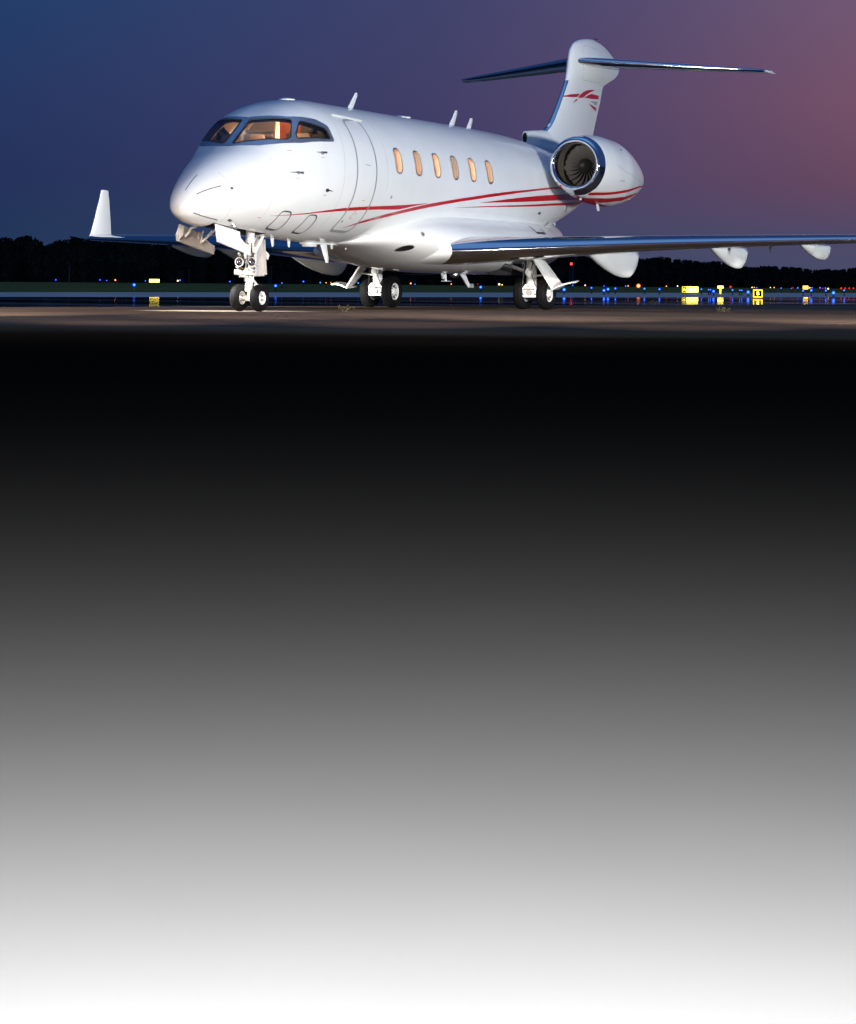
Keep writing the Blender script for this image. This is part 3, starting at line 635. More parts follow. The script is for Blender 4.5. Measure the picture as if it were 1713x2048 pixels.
for s in (-1, 1):
    wb = wing(s, STN, 6, 'wing', 'leading_edge')
    # winglet
    WL = [(9.50, 1.44, 12.38, 1.12, .085, 0, (0, 1)), (9.56, 1.455, 12.46, 1.03, .085, 0, (-.35, .94)), (9.60, 1.50, 12.55, .93, .085, 0, (-.8, .6)), (9.62, 1.58, 12.63, .85, .085, 0, (-.97, .2)), (9.635, 1.75, 12.74, .75, .08, 0, (-1, .1)), (9.68, 2.30, 13.05, .44, .08, 0, (-1, .1)), (9.70, 2.54, 13.17, .31, .08, 0, (-1, .1)), (9.702, 2.565, 13.2, .22, .05, 0, (-1, .1))]
    R = []
    for (y, z, x, c, t, tw, nrm) in WL:
        u, l = wing_station(s, y * s, z, x, c, t, tw, (nrm[0] * s, nrm[1])); R.append(u + l[-2:0:-1])
    a = MB(); a.loft(R); a.build('winglet', 'white_paint', jet, angle=50)
    # flap track pods under the trailing edge
    for (py, x0, x1, ztop, depth, hwid) in ((3.27, 9.85, 12.85, 1.13, .50, .15), (5.44, 10.9, 13.25, 1.22, .39, .13), (7.02, 11.6, 13.7, 1.28, .27, .11)):
        R = []
        for i in range(61):
            q = i / 60; x = x0 + (x1 - x0) * (q if q < .9 else .9 + (q - .9)); dpt = depth * math.sin(min(1, max(q, .004) / .80) * PI / 2) ** 1.05 * (1 if q < .84 else max(.02, math.cos((q - .84) / .16 * PI / 2) ** .55 if q < 1 else .02))
            wd_ = hwid * min(1, (max(q, .004) * 3.2) ** .6) * (1 if q < .88 else max(.05, math.sqrt(max(0, 1 - ((q - .88) / .125) ** 2))))
            tz = ztop + .02
            R.append([Vector((x, s * py + wd_ * math.cos(b_) * (1 if math.sin(b_) < 0 else .9), tz + (math.sin(b_) * dpt if math.sin(b_) < 0 else math.sin(b_) * .03))) for b_ in [2*PI*k/28 for k in range(28)]])
        a = MB(); a.loft(R); a.build('flap_track_pod', 'white_paint', wb)
    a = MB()
    a.poly([(LEX(6.6) + .25, s * 6.6 - .006, ZW(6.6) - .02), (LEX(6.6) + .55, s * 6.6 - .006, ZW(6.6) - .04), (LEX(6.6) + .4, s * 6.6 - .006, ZW(6.6) - .20)], (0, .012, 0)); a.build('wing_fence', 'dark_metal', wb)
    a = MB()
    a.tube([(LEX(9.42) + .0, s * 9.44, 1.432), (LEX(9.42) + .16, s * 9.50, 1.436)], [.012, .02], 8); a.build('navigation_light', 'chrome', wb)

# ---------------------------------------------------------------- fin, stabiliser
FL = pchip([(2.9, 15.7), (3.6, 15.75), (3.86, 15.95), (4.05, 16.30), (4.32, 16.61), (4.75, 17.02), (5.17, 17.36), (5.45, 17.48), (5.79, 17.58), (6.0, 17.76), (6.12, 18.05), (6.20, 18.5), (6.235, 18.9)])
FT_ = pchip([(2.9, 18.7), (3.97, 19.14), (4.87, 19.66), (5.2, 19.84), (5.28, 20.05), (5.45, 20.6), (5.58, 20.86), (5.70, 20.95), (5.85, 20.72), (5.98, 20.42), (6.10, 20.05), (6.18, 19.7), (6.235, 19.2)])
FTH = pchip([(2.9, .34), (4.0, .30), (5.0, .24), (5.15, .25), (5.35, .33), (5.55, .37), (5.8, .35), (6.0, .28), (6.12, .20), (6.20, .11), (6.235, .03)])
zs = [2.9 + .11 * i for i in range(20)] + [5.1 + .04 * i for i in range(25)] + [6.08, 6.12, 6.16, 6.19, 6.21, 6.225, 6.233]
R = []
for z in zs:
    x0, x1, th = FL(z), FT_(z), FTH(z); u, l = foil(t=.12, cam_=0); k = th / .12
    up_ = [Vector((x0 + (x1 - x0) * q[0], -q[1] * k * 1.0, z)) for q in u]; lo = [Vector((x0 + (x1 - x0) * q[0], q[1] * k, z)) for q in u]
    R.append(up_ + lo[-2:0:-1])
mb = MB(); mb.loft(R); fin = mb.build('fin', 'white_paint', jet, angle=50)
FIN = BVHTree.FromPolygons(mb.v, [list(f) for f in mb.f])
# polished fin leading edge boot
lead = []
for i in range(30):
    z = 3.90 + (5.14 - 3.90) * i / 29; x0, x1, th = FL(z), FT_(z), FTH(z); u, l = foil(t=.12, cam_=0); k = th / .12; u = [q for q in u if q[0] < .035]
    pr = [Vector((x0 - .004 + (x1 - x0) * q[0], -(q[1] * k + .004), z)) for q in u][::-1] + [Vector((x0 - .004 + (x1 - x0) * q[0], (q[1] * k + .004), z)) for q in u[1:]]
    lead.append(pr)
mb = MB(); mb.loft(lead, caps=False, closed=False); mb.build('leading_edge', 'polished_metal', fin, angle=60, fix=False)
marks = [[(16.86,4.730),(17.385,4.822),(17.949,4.885),(17.785,4.792),(17.34,4.757)],
         [(17.79,4.772),(17.95,4.852),(18.139,4.926),(18.378,4.988),(18.717,5.035),(19.14,5.060),(18.718,4.978),(18.381,4.885),(18.142,4.800)],
         [(18.238,4.812),(18.574,4.900),(18.817,4.948),(19.46,4.948),(19.44,4.868),(18.82,4.833)],
         [(17.474,4.622),(17.70,4.743),(17.80,4.727)],
         [(18.60,4.712),(18.824,4.696),(19.30,4.652),(19.27,4.575),(18.924,4.632)]]
for q in marks: patch('red_mark', side(q), PORT, .003, 'red_paint', fin, g=.06, bvh=FIN, far=6)
patch('grey_mark', side([(18.70,4.772),(19.38,4.808),(19.30,4.705),(19.02,4.742)]), PORT, .003, 'seam_grey', fin, g=.06, bvh=FIN)
ringline('access_panel', rounded(side([(18.0,5.20),(19.5,5.25),(19.4,5.98),(18.1,6.02)]), .2), .006, 'seam_grey', fin, bvh=FIN, g=.06)
line('rudder_hinge', side([(18.45, 3.95), (18.98, 4.7)]), .006, 'seam_grey', fin, bvh=FIN)
mb = MB(); mb.tube([(19.3, 0, 6.2), (19.3, 0, 6.27)], .012, 6); mb.tube([(19.22, 0, 6.27), (19.38, 0, 6.27)], .015, 6); mb.build('tail_antenna', 'dark_metal', fin)
# dorsal spine with the ram air inlet
R = []
for i in range(26):
    q = i / 25; x = 14.9 + 3.2 * q; zt = 3.83 + (.10 * math.sin(min(1, q * 2) * PI / 2)) ; zb = 3.45 - .35 * q; hw_ = .075 + .16 * q; 
    R.append([Vector((x, hw_ * math.cos(a) * (1 if math.sin(a) > 0 else 1 + 1.0 * q), (zt + zb) / 2 + (zt - zb) / 2 * math.copysign(abs(math.sin(a)) ** .8, math.sin(a)))) for a in [2*PI*k/28 for k in range(28)]])
mb = MB(); mb.loft(R); ds = mb.build('dorsal_spine', 'white_paint', jet)
mb = MB(); mb.loft([[Vector((14.893 , .052 * math.cos(a), 3.685 + .115 * math.sin(a))) for a in [2*PI*k/24 for k in range(24)]], [Vector((14.889 , .05 * math.cos(a), 3.685 + .11 * math.sin(a))) for a in [2*PI*k/24 for k in range(24)]]]); mb.build('ram_air_inlet', 'black', ds)
# stabiliser
for s in (-1, 1):
    SS = []
    for i in range(9):
        q = i / 8; y = .05 + 3.75 * q; SS.append((y, 5.62 - .125 * q, 17.72 + 2.42 * q, 1.95 - 1.22 * q, .118, 0, (0, 1)))
    SS.append((3.84, 5.494, 20.24, .60, .07, 0, (0, 1)))
    sb = wing(s, SS, 5, 'stabiliser', 'leading_edge')
    a = MB(); a.tube([(20.2, s * 3.83, 5.494), (20.5, s * 3.88, 5.492), (20.95, s * 3.88, 5.49)], [.01, .035, .006], 10); a.build('tip_cap', 'white_paint', sb)

# ---------------------------------------------------------------- engines
for s in (-1, 1):
    EC = Vector((13.2, s * 1.80, 3.0))
    CZ = pchip([(13.2, 2.995), (13.7, 2.97), (14.4, 2.925), (15.4, 2.88), (16.4, 2.835), (16.9, 2.82)])
    RZ = pchip([(13.2, .565), (13.35, .60), (13.7, .665), (14.3, .72), (14.9, .72), (15.5, .65), (16.0, .55), (16.4, .435), (16.7, .33)])
    RY = pchip([(13.2, .555), (13.35, .578), (13.7, .62), (14.3, .65), (14.9, .65), (15.5, .575), (16.0, .48), (16.4, .39), (16.7, .31)])
    ring = lambda x, k=1.0, dz=0.0, n=64: [Vector((x, EC.y + RY(x) * k * math.cos(a), CZ(x) + dz + RZ(x) * k * math.sin(a))) for a in [2*PI*i/n for i in range(n)]]
    a = MB(); a.loft([ring(13.45 + (16.7 - 13.45) * i / 50) for i in range(51)], caps=False); nac = a.build('engine_nacelle', 'white_paint', jet)
    NB = BVHTree.FromPolygons(a.v, [list(f) for f in a.f])
    # lip: rolls from the outer skin over the highlight into the throat
    def cring(x, r, cz, n=64): return [Vector((x, EC.y + r * math.cos(t), cz + r * math.sin(t))) for t in [2*PI*i/n for i in range(n)]]
    lip = [ring(13.45)] + [[p.lerp(q, .0) for p, q in zip(ring(x), ring(x))] for x in (13.36, 13.29)]
    for x, r in ((13.235, .562), (13.205, .545), (13.188, .520), (13.186, .495), (13.198, .470), (13.23, .452), (13.28, .441), (13.35, .436)): lip.append(cring(x, r, 2.995))
    a = MB(); a.loft(lip, caps=False); a.build('inlet_lip', 'chrome', nac, angle=70)
    a = MB(); a.lathe([(.15, .436), (.25, .44), (.40, .462), (.42, .456), (.44, .468), (.62, .505), (.9, .505)], (1, 0, 0), EC + Vector((0, 0, -.005)), 64); a.build('inlet_duct', 'duct', nac)
    a = MB(); a.lathe([(.55, .507), (.552, .492), (.58, .492), (.582, .507)], (1, 0, 0), EC, 64); a.build('duct_ring', 'duct_gold', nac)
    a = MB(); a.lathe([(.80, .51), (.80, .0)], (1, 0, 0), EC, 48); a.build('fan_back', 'black', nac)
    for k in range(22):
        th = 2 * PI * k / 22; a = MB(); rows = []
        for j in range(8):
            r = .15 + .315 * j / 7; tw = math.radians(22 + 38 * j / 7); ch = .045 + .030 * j / 7; sweep = .10 * (j / 7) ** 2; t2 = th - s * .30 * (j / 7) ** 1.6
            er = Vector((0, math.cos(t2), math.sin(t2))); et = Vector((0, -math.sin(t2), math.cos(t2))); c0 = EC + Vector((.66 + sweep * .3, 0, 0)) + er * r
            dv = Vector((math.cos(tw), 0, 0)) + et * math.sin(tw); rows.append([c0 - dv * ch, c0 + dv * ch * .1 + Vector((.012, 0, 0)), c0 + dv * ch])
        a.loft(rows, caps=False, closed=False); a.build('fan_blade', 'fan_metal', nac, fix=False, angle=80)
    a = MB(); a.lathe([(.40, .0), (.405, .03), (.44, .075), (.50, .115), (.58, .145), (.68, .155)], (1, 0, 0), EC, 32); a.build('spinner', 'dark_metal', nac)
    a = MB(); a.lathe([(3.36, .28), (3.56, .25), (3.56, .22), (3.3, .22)], (1, 0, 0), (EC.x, EC.y, 2.82), 40); a.lathe([(3.2, .17), (3.5, .10), (3.62, .0)], (1, 0, 0), (EC.x, EC.y, 2.82), 32); a.build('exhaust_nozzle', 'brushed_metal', nac)
    # pylon
    a = MB(); R = []
    for i in range(8):
        y = (.80 + .55 * i / 7); u, l = foil(t=.09, cam_=0); x0 = 13.9; c = 3.1
        R.append([Vector((x0 + c * q[0], s * y, 2.96 + c * q[1])) for q in u] + [Vector((x0 + c * q[0], s * y, 2.96 + c * q[1])) for q in l[-2:0:-1]])
    a.loft(R); a.build('engine_pylon', 'white_paint', jet)
    if s < 0:
        patch('red_stripe', strip([(13.46,2.42),(14.0,2.445),(14.6,2.50),(15.6,2.62),(16.2,2.675),(16.65,2.70)], [(13.46,2.36),(14.0,2.385),(14.6,2.44),(15.6,2.57),(16.2,2.64),(16.65,2.675)], 30), PORT, .003, 'red_paint', nac, bvh=NB, g=.06)
        bd = Vector((0, .55, .835))
        def bl(pts): return to2(pts, bd)
        def band(z0, z1, x0, x1):
            out = []
            for zz, rev in ((z0, False), (z1, True)):
                xs = [x0 + (x1 - x0) * i / 24 for i in range(25)]
                for x in (xs[::-1] if rev else xs):
                    z_ = zz(x); sn = max(-1, min(1, (z_ - CZ(x)) / RZ(x))); y_ = EC.y - RY(x) * math.sqrt(max(0, 1 - sn * sn)); out.append((x, y_, z_))
            return to2(out, bd)
        patch('red_stripe', band(pchip([(13.46,2.31),(14.2,2.325),(15,2.39),(15.8,2.49),(16.4,2.55)]), pchip([(13.46,2.20+.02),(14.2,2.235),(15,2.30),(15.8,2.43),(16.4,2.535)]), 13.46, 16.1), bd, .003, 'red_paint', nac, bvh=NB, g=.06)
        # belly band
        out = [(x, EC.y + RY(x) * math.sin(q) * .999, 0) for x, q in ((0, 0),)]
        def under(x, q): return (x, EC.y + RY(x) * math.sin(q), CZ(x) - RZ(x) * math.cos(q))
        qs = [-.52 + 1.3 * i / 10 for i in range(11)]
        outl = [under(13.75 + 2.0 * i / 14, -.18) for i in range(15)] + [under(15.75 - 2.0 * i / 14, .5) for i in range(15)]
        patch('red_stripe', to2(outl, (0, .15, 1)), (0, .15, 1), .003, 'red_paint', nac, bvh=NB, g=.06)
        sd = Vector((.5, .3, .81)).normalized(); c2 = to2([(13.70, -1.74, 2.30)], sd)[0]
        q = patch('scoop_rim', [c2 + Vector((.10 * math.cos(t), .078 * math.sin(t))) for t in [2*PI*i/24 for i in range(24)]], sd, .006, 'brushed_metal', nac, bvh=NB, g=.03)
        patch('scoop_opening', [c2 + Vector((.086 * math.cos(t), .064 * math.sin(t))) for t in [2*PI*i/24 for i in range(24)]], sd, .010, 'dark_metal', q, bvh=NB, g=.03)
        a = MB(); a.lathe([(0, .03), (.03, .025), (.04, 0)], -sd, (13.69, -1.75, 2.305), 12); a.build('scoop_bolt', 'gear_white', q)
        a = MB(); a.poly([(14.40, -1.86, 2.22), (14.50, -1.86, 2.22), (14.56, -1.86, 2.07), (14.46, -1.86, 2.07)], (0, .02, 0)); a.build('drain_mast', 'white_paint', nac)
        line('cowl_latch', side([(14.0, 3.02), (14.5, 2.90), (15.2, 2.80), (15.9, 2.76)]), .006, 'seam_grey', nac, bvh=NB)
        line('cowl_vent', side([(14.55, 3.36), (14.66, 3.36)]), .028, 'seam_dark', nac, bvh=NB, g=.02)
        for xx in (14.35, 14.5): disc('fastener', xx, 2.70, .018, .018, 'seam_dark', nac, bvh=NB)
# tail cone details
blade('tail_antenna', 16.55, 1.97, 16.72, 1.82, .20, .08, .012)
mb = MB(); mb.box((15.95, -.1, 1.60), (.45, .05, .05), Matrix.Rotation(-.35, 3, 'Y'), bev=.01); mb.build('tail_skid', 'white_paint', jet)

# ---------------------------------------------------------------- landing gear
def wheel(c, R, wdt, rimr, face, main):
    a = MB(); pr = []
    hw_ = wdt / 2
    prof = [(-hw_ * .62, rimr), (-hw_ * .80, rimr + .02), (-hw_, rimr + (R - rimr) * .45), (-hw_ * .93, rimr + (R - rimr) * .78), (-hw_ * .72, R - .018), (-hw_ * .5, R - .005)]
    mid = [(-hw_ * .34, R - .002), (-hw_ * .31, R - .012), (-hw_ * .28, R - .001), (-hw_ * .02, R), (hw_ * 0, R - .011), (hw_ * .02, R)]
    prof = prof + mid + [(-x, r) for x, r in reversed(prof + mid[:3])]
    a.lathe(prof, (0, 1, 0), c, 56); w_ = a.build('wheel', 'rubber', jet, angle=50)
    a = MB()
    for sg in (-1, 1):
        o = hw_ * .62
        a.lathe([(sg * (o * .2), rimr + .004), (sg * o, rimr + .004), (sg * (o + .012), rimr - .004), (sg * (o + .004), rimr - .02), (sg * (o - .02), rimr - .026), (sg * (o - .035), rimr * .62), (sg * (o - .01), rimr * .42), (sg * (o + .015), rimr * .36), (sg * (o + .02), 0)], (0, 1, 0), c, 48)
        if main:
            for k in range(10):
                t = 2 * PI * k / 10; q = Vector(c) + Vector((math.cos(t) * rimr * .70, sg * (o - .024), math.sin(t) * rimr * .70))
                er = Vector((math.cos(t), 0, math.sin(t))); et = Vector((-math.sin(t), 0, math.cos(t)))
                a.loft([[q + er * (.042 * math.cos(b)) + et * (.016 * math.sin(b)) + Vector((0, sg * h, 0)) for b in [2*PI*j/12 for j in range(12)]] for h in (0, .012)], 1)
        else:
            a.lathe([(sg * (o + .004), rimr * .42), (sg * (o + .021), rimr * .36), (sg * (o + .0215), rimr * .1)], (0, 1, 0), c, 24, mi=2)
            for k in range(8):
                t = 2 * PI * k / 8; a.lathe([(0, .008), (sg * .016, .008), (sg * .016, 0)], (0, 1, 0), Vector(c) + Vector((math.cos(t) * rimr * .52, sg * (o - .026), math.sin(t) * rimr * .52)), 8, mi=2)
    a.build('rim', ['gear_white', 'seam_dark', 'brushed_metal'], w_, angle=40)
NGX = 2.58
for sy in (-.19, .19): wheel((NGX, sy, .226), .228, .165, .112, sy, False)
for s in (-1, 1):
    for dy in (-.245, .245): wheel((11.27, s * 1.70 + dy, .325), .333, .215, .175, dy, True)
# nose gear leg
a = MB()
a.tube([(2.60, 0, 1.40), (2.575, 0, .98), (2.57, 0, .72)], [.075, .075, .07], 20); a.tube([(2.57, 0, .72), (2.565, 0, .50)], [.085, .085], 20)
a.tube([(2.565, 0, .50), (2.565, 0, .36)], .058, 20); a.tube([(2.565, 0, .36), (2.57, 0, .22)], .035, 16)
a.box((2.57, 0, .225), (.11, .10, .11), bev=.02); a.box((2.56, .03, .64), (.17, .27, .085), bev=.02); a.box((2.56, .05, .60), (.14, .22, .06), bev=.015); a.poly([(2.47, -.10, .68), (2.47, .06, .68), (2.47, .02, .76), (2.47, -.06, .76)], (.1, 0, 0)); a.tube([(2.565,0,.62),(2.565,0,.34)], .066, 20)
a.tube([(2.58, -.27, .226), (2.58, .27, .226)], .03, 14)
a.box((2.68, 0, .9), (.08, .13, .36), bev=.02); a.box((2.50, .0, 1.0), (.06, .12, .25), bev=.02)
leg = a.build('nose_gear_leg', 'gear_white', jet)
a = MB(); a.tube([(2.66, 0, .56), (2.86, .0, .42)], .022, 10); a.tube([(2.86, 0, .42), (2.66, 0, .27)], .022, 10); a.box((2.85, 0, .42), (.07, .08, .07), bev=.015); a.build('torque_link', 'gear_white', leg)
a = MB(); a.tube([(2.46, .10, .645), (2.42, .20, .66)], [.045, .045], 14); a.tube([(2.46, -.10, .64), (2.50, .16, .64)], .036, 14); a.build('steering_cylinder', 'gear_white', leg)
a = MB(); a.tube([(2.62, .05, 1.0), (2.95, .05, 1.28)], .03, 12); a.tube([(2.62, -.07, .98), (2.9, -.07, 1.27)], .03, 12); a.tube([(2.50, 0, 1.05), (1.9, 0, 1.38)], .032, 12); a.box((2.72, 0, .80), (.05, .05, .30), Matrix.Rotation(-.3, 3, 'Y'), bev=.01); a.build('drag_brace', 'gear_white', leg)
a = MB()
for k in range(5):
    y = random.uniform(-.10, .10); x = 2.48 + random.uniform(-.02, .03)
    a.tube([(x, y, 1.15), (x - .03, y + random.uniform(-.03, .03), .95), (x, y * .6, .75), (x + .02, y, .55 + .03 * k)], .007, 6)
a.build('hose', 'hose_black', leg)
a = MB()
for p in ((2.50, .10, .72), (2.49, -.09, .60), (2.50, -.12, .66), (2.50, .02, .54), (2.50, .13, .93), (2.5, -.11, .92)): a.box(p, (.03, .035, .025), bev=.005)
a.build('fitting', 'brass', leg)
a = MB()
for p in ((2.47, .13, .94), (2.47, -.13, .945), (2.47, .16, .72), (2.47, -.15, .715), (2.46, -.05, .69)): a.tube([p, (p[0] - .04, p[1], p[2] + .03)], .022, 10)
a.build('actuator', 'brushed_metal', leg)
for sy in (-.12, .12):
    a = MB(); a.lathe([(.09, .03), (.06, .062), (0, .078), (-.012, .078), (-.012, .068)], (1, 0, 0), (2.44, sy, .825), 28); tl = a.build('taxi_light', 'gear_white', jet)
    a = MB(); a.lathe([(.055, .0), (.045, .03), (.012, .058), (-.008, .067)], (1, 0, 0), (2.44, sy, .825), 28); a.build('reflector', 'chrome', tl)
    a = MB(); a.lathe([(-.010, .067), (-.018, .04), (-.020, 0)], (1, 0, 0), (2.44, sy, .825), 28); a.build('lens', 'lens_glass', tl)
# nose gear doors
a = MB(); a.poly([(.86, -.33, 1.42), (1.60, -.35, 1.315), (1.60, -.38, 1.16), (1.86, -.39, 1.10), (1.82, -.44, .925), (.72, -.45, 1.13)], (0, .03, 0)); d1 = a.build('nose_gear_door', 'white_paint', jet, smooth=False); d1['label'] = 'smooth white outer face'
a = MB(); a.poly([(.93, .37, 1.42), (1.25, .35, 1.35), (1.62, .36, 1.245), (1.95, .39, 1.12), (2.10, .40, 1.09), (2.14, .44, .95), (1.5, .46, 1.06), (.96, .44, 1.15), (.89, .41, 1.25)], (0, .03, 0)); d2 = a.build('nose_gear_door', 'door_inner', jet, smooth=False)
a = MB(); a.poly([(.93, .36, 1.41), (.97, .43, 1.16), (.90, .30, 1.24), (.88, .28, 1.38)], (.01, .012, 0)); a.tube([(1.0, .12, 1.38), (1.04, .24, 1.36), (1.06, .28, 1.30), (1.04, .35, 1.22)], .022, 10); a.tube([(1.62, .1, 1.36), (1.6, .38, 1.13)], .02, 8); a.tube([(1.45, .25, 1.33), (1.6, .38, 1.13)], .016, 8); a.tube([(1.75, .25, 1.33), (1.6, .38, 1.13)], .016, 8)
a.box((1.55, .37, 1.25), (.12, .02, .12), bev=.005); a.build('door_hinge', 'gear_white', d2)
a = MB(); a.poly([(2.88, .10, 1.23), (3.22, .10, 1.22), (3.36, .14, .60), (3.02, .14, .59)], (0, .025, 0)); a.poly([(3.20, .06, 1.22), (3.23, .06, 1.22), (3.38, .10, .62), (3.34, .10, .62)], (0, .06, 0)); d3 = a.build('nose_gear_door', 'door_inner', jet, smooth=False)
a = MB(); a.tube([(2.72, .03, .86), (3.1, .12, .78)], .014, 8); a.box((3.4, .12, .95), (.14, .02, .10), Matrix.Rotation(.5, 3, 'Y'), bev=.004); a.build('door_link', 'gear_white', d3)
# main gear
for s in (-1, 1):
    Y = s * 1.70
    a = MB()
    a.tube([(11.10, Y, 1.16), (11.10, Y, .80), (11.10, Y, .62)], [.105, .105, .10], 24); a.tube([(11.10, Y, .62), (11.11, Y, .50)], [.095, .10], 24)
    a.tube([(11.10, Y, .80), (11.10, Y, .78)], .112, 24); a.tube([(11.10, Y, .60), (11.10, Y, .585)], .112, 24); a.tube([(11.10, Y, .97), (11.10, Y, .955)], .112, 24)
    a.loft([[Vector((11.08 + dx, Y + sx * w2, z)) for sx, dx in ((-1, -.10), (1, -.10), (1, .12), (-1, .12))] for z, w2 in ((.50, .09), (.40, .17), (.30, .165), (.24, .13))])
    a.box((11.22, Y, .325), (.22, .13, .13), bev=.03); a.tube([(11.27, Y - .36, .325), (11.27, Y + .36, .325)], .04, 16)
    a.box((11.22, Y - s * (-.0) + .11, .70), (.10, .07, .40), bev=.015)
    gl = a.build('main_gear_leg', 'gear_white', jet, angle=30)
    a = MB(); a.lathe([(0, .062), (-.02, .062), (-.02, 0)], (1, 0, 0), (10.97, Y, .335), 20); a.build('axle_cap', 'grey_paint', gl)
    a = MB(); a.lathe([(.02, .085), (-.03, .085), (-.03, .045), (-.05, .04), (-.05, 0)], (1, 0, 0), (11.0, Y, .74), 20); a.build('pivot_boss', 'gear_white', gl)
    a = MB(); a.tube([(10.98, Y + s * -.12, .78), (10.9, Y - s * .80, 1.02)], .028, 12); a.tube([(11.02, Y - s * .12, .74), (10.94, Y - s * .80, .97)], .022, 12); a.build('side_brace', 'brushed_metal', gl)
    a = MB()
    for k in (0, 3): a.tube([(10.98, Y + .06 * (k - 1.5), 1.0), (10.975, Y + .05 * (k - 1.5) + .05, .75), (10.96, Y + .09 * (k - 1.5), .48), (11.02, Y + .13 * (k - 1.5), .40)], .008, 6)
    a.build('hose', 'hose_black', gl)
    a = MB()
    for p in ((10.955, -.10, .40), (10.955, .10, .40), (10.955, .13, .30), (10.955, -.13, .30), (10.97, .02, .46)): a.tube([(p[0] + .02, Y + p[1], p[2]), (p[0] - .012, Y + p[1], p[2])], .014, 8)
    a.box((10.97, Y, .405), (.02, .15, .018), bev=.003); a.build('fastener', 'dark_metal', gl)
    a = MB(); a.lathe([(-.01, .15), (.0, .16), (.06, .15), (.08, .1)], (0, 1, 0), (11.27, Y - .12, .325), 24); a.lathe([(.01, .15), (.0, .16), (-.06, .15), (-.08, .1)], (0, 1, 0), (11.27, Y + .12, .325), 24); a.build('brake', 'dark_metal', gl)
    # leg door, hinged outboard, with its curved lower lip
    a = MB(); a.poly([(10.80, Y + s * .12, 1.02), (11.28, Y + s * .12, 1.04), (11.25, Y + s * .60, .46), (10.78, Y + s * .56, .38)], (0, s * .025, .02)); gd = a.build('main_gear_door', 'gear_white' if s < 0 else 'door_inner', jet, smooth=False)
    R = []
    for i in range(12):
        q = i / 11; y = Y + s * (.54 + (.50 if s < 0 else .40) * q); z = .375 + (.16 if s < 0 else .07) * q + .03 * math.sin(q * PI); th = .03 if 2 < i < 11 else .02
        R.append([Vector((10.76 + .08 * q, y, z)), Vector((11.22 - .22 * q, y, z + .03)), Vector((11.22 - .22 * q, y, z + .03 + th)), Vector((10.76 + .08 * q, y, z + th))])
    a = MB(); a.loft(R); a.build('door_lip', 'gear_white' if s < 0 else 'door_inner', gd, angle=50)
    a = MB(); a.tube([(11.05, Y + s * .08, .66), (11.05, Y + s * .36, .70)], .018, 8); a.tube([(11.0, Y + s * .1, .9), (11.05, Y + s * .30, .82)], .014, 8); a.build('door_rod', 'gear_white', gd)
    # wheel well
    a = MB(); a.box((11.6, s * .95, .80), (.75, .55, .26), bev=.06); a.build('wheel_well', 'bay_dark', jet)

# ---------------------------------------------------------------- woodland
mat('leaves', (.020, .032, .020), .9, spec=.1, noise=(.35, .45, 3, one))
TOPS = [(-80,480),(0,475),(30,480),(48,471.5),(70,478),(92,493),(100,490),(118,481),(126,486),(139,475),(156,475.5),(168,481),(230,478),(300,482),(420,480),(600,490),(800,500),(1000,505),(1180,514),(1280,517),(1300,518),(1319,513),(1348,519),(1382,521),(1404,525),(1435,523),(1470,530),(1507,536),(1524,532.5),(1589,535),(1633,541),(1657,538.5),(1676,541),(1713,536),(1800,541)]
def tops(u):
    for (a, b), (c, d) in zip(TOPS, TOPS[1:]):
        if a <= u <= c: return b + (d - b) * (u - a) / (c - a)
    return 541 if u > 1700 else 478
mb = MB(); rnd = random.Random(3)
def at(u, v, d):                                # point of the world seen at a pixel of the photo at depth d
    x, y = u - 856.5, v - 567.1; c, s = math.cos(ROLL), math.sin(ROLL); xx, yy = x * c + y * s, -x * s + y * c
    return W(d, d * xx / FPX, CAM.z - d * yy / FPX)
u = -160.0
while u < 1900:
    depth = 560 + (u + 100) / 1900 * 520
    for row in range(2):
        uu_ = u + rnd.uniform(-5, 5); dd_ = depth + row * 18 + rnd.uniform(-8, 8)
        v = tops(uu_) + (0 if row else rnd.choice((1, 4, 8, 14)) * 540 / depth)
        tp = at(uu_, v, dd_); H = tp.z; rw = rnd.uniform(1.6, 3.0) * (.8 + row * .2)
        nl = 300
        for k in range(nl):
            zz = H * rnd.random() ** .75; q = zz / H; wr = rw * (1.05 - .75 * max(0, q - .45) / .55 if q > .45 else 1.05) * rnd.uniform(.75, 1.05); th = rnd.uniform(0, 2 * PI)
            lob = 1 + .22 * math.sin(th * 3 + zz * 1.7 + u); c = Vector((tp.x + math.cos(th) * wr * lob, tp.y + math.sin(th) * wr * lob, zz + rnd.uniform(-.2, .2)))
            n = Vector((rnd.gauss(0, 1), rnd.gauss(0, 1), rnd.gauss(0, .7))).normalized(); a_ = n.orthogonal().normalized() * rnd.uniform(.25, .7); b_ = n.cross(a_).normalized() * rnd.uniform(.25, .55)
            mb.add([c - a_, c - b_ * .8, c + a_, c + b_], [(0, 1, 2, 3)])
        # inner mass so that no sky shows through the middle of the wood
        mb.lathe([(0, rw * .9), (H * .5, rw * .85), (H * .8, rw * .45), (H * .92, .1)], (0, 0, 1), (tp.x, tp.y, 0), 7)
    u += 2.6 * FPX / depth * .5
wd = mb.build('woodland', 'leaves', None, smooth=False, fix=False); wd['kind'] = 'stuff'; wd['label'] = 'dark wood along the far side of the airfield'

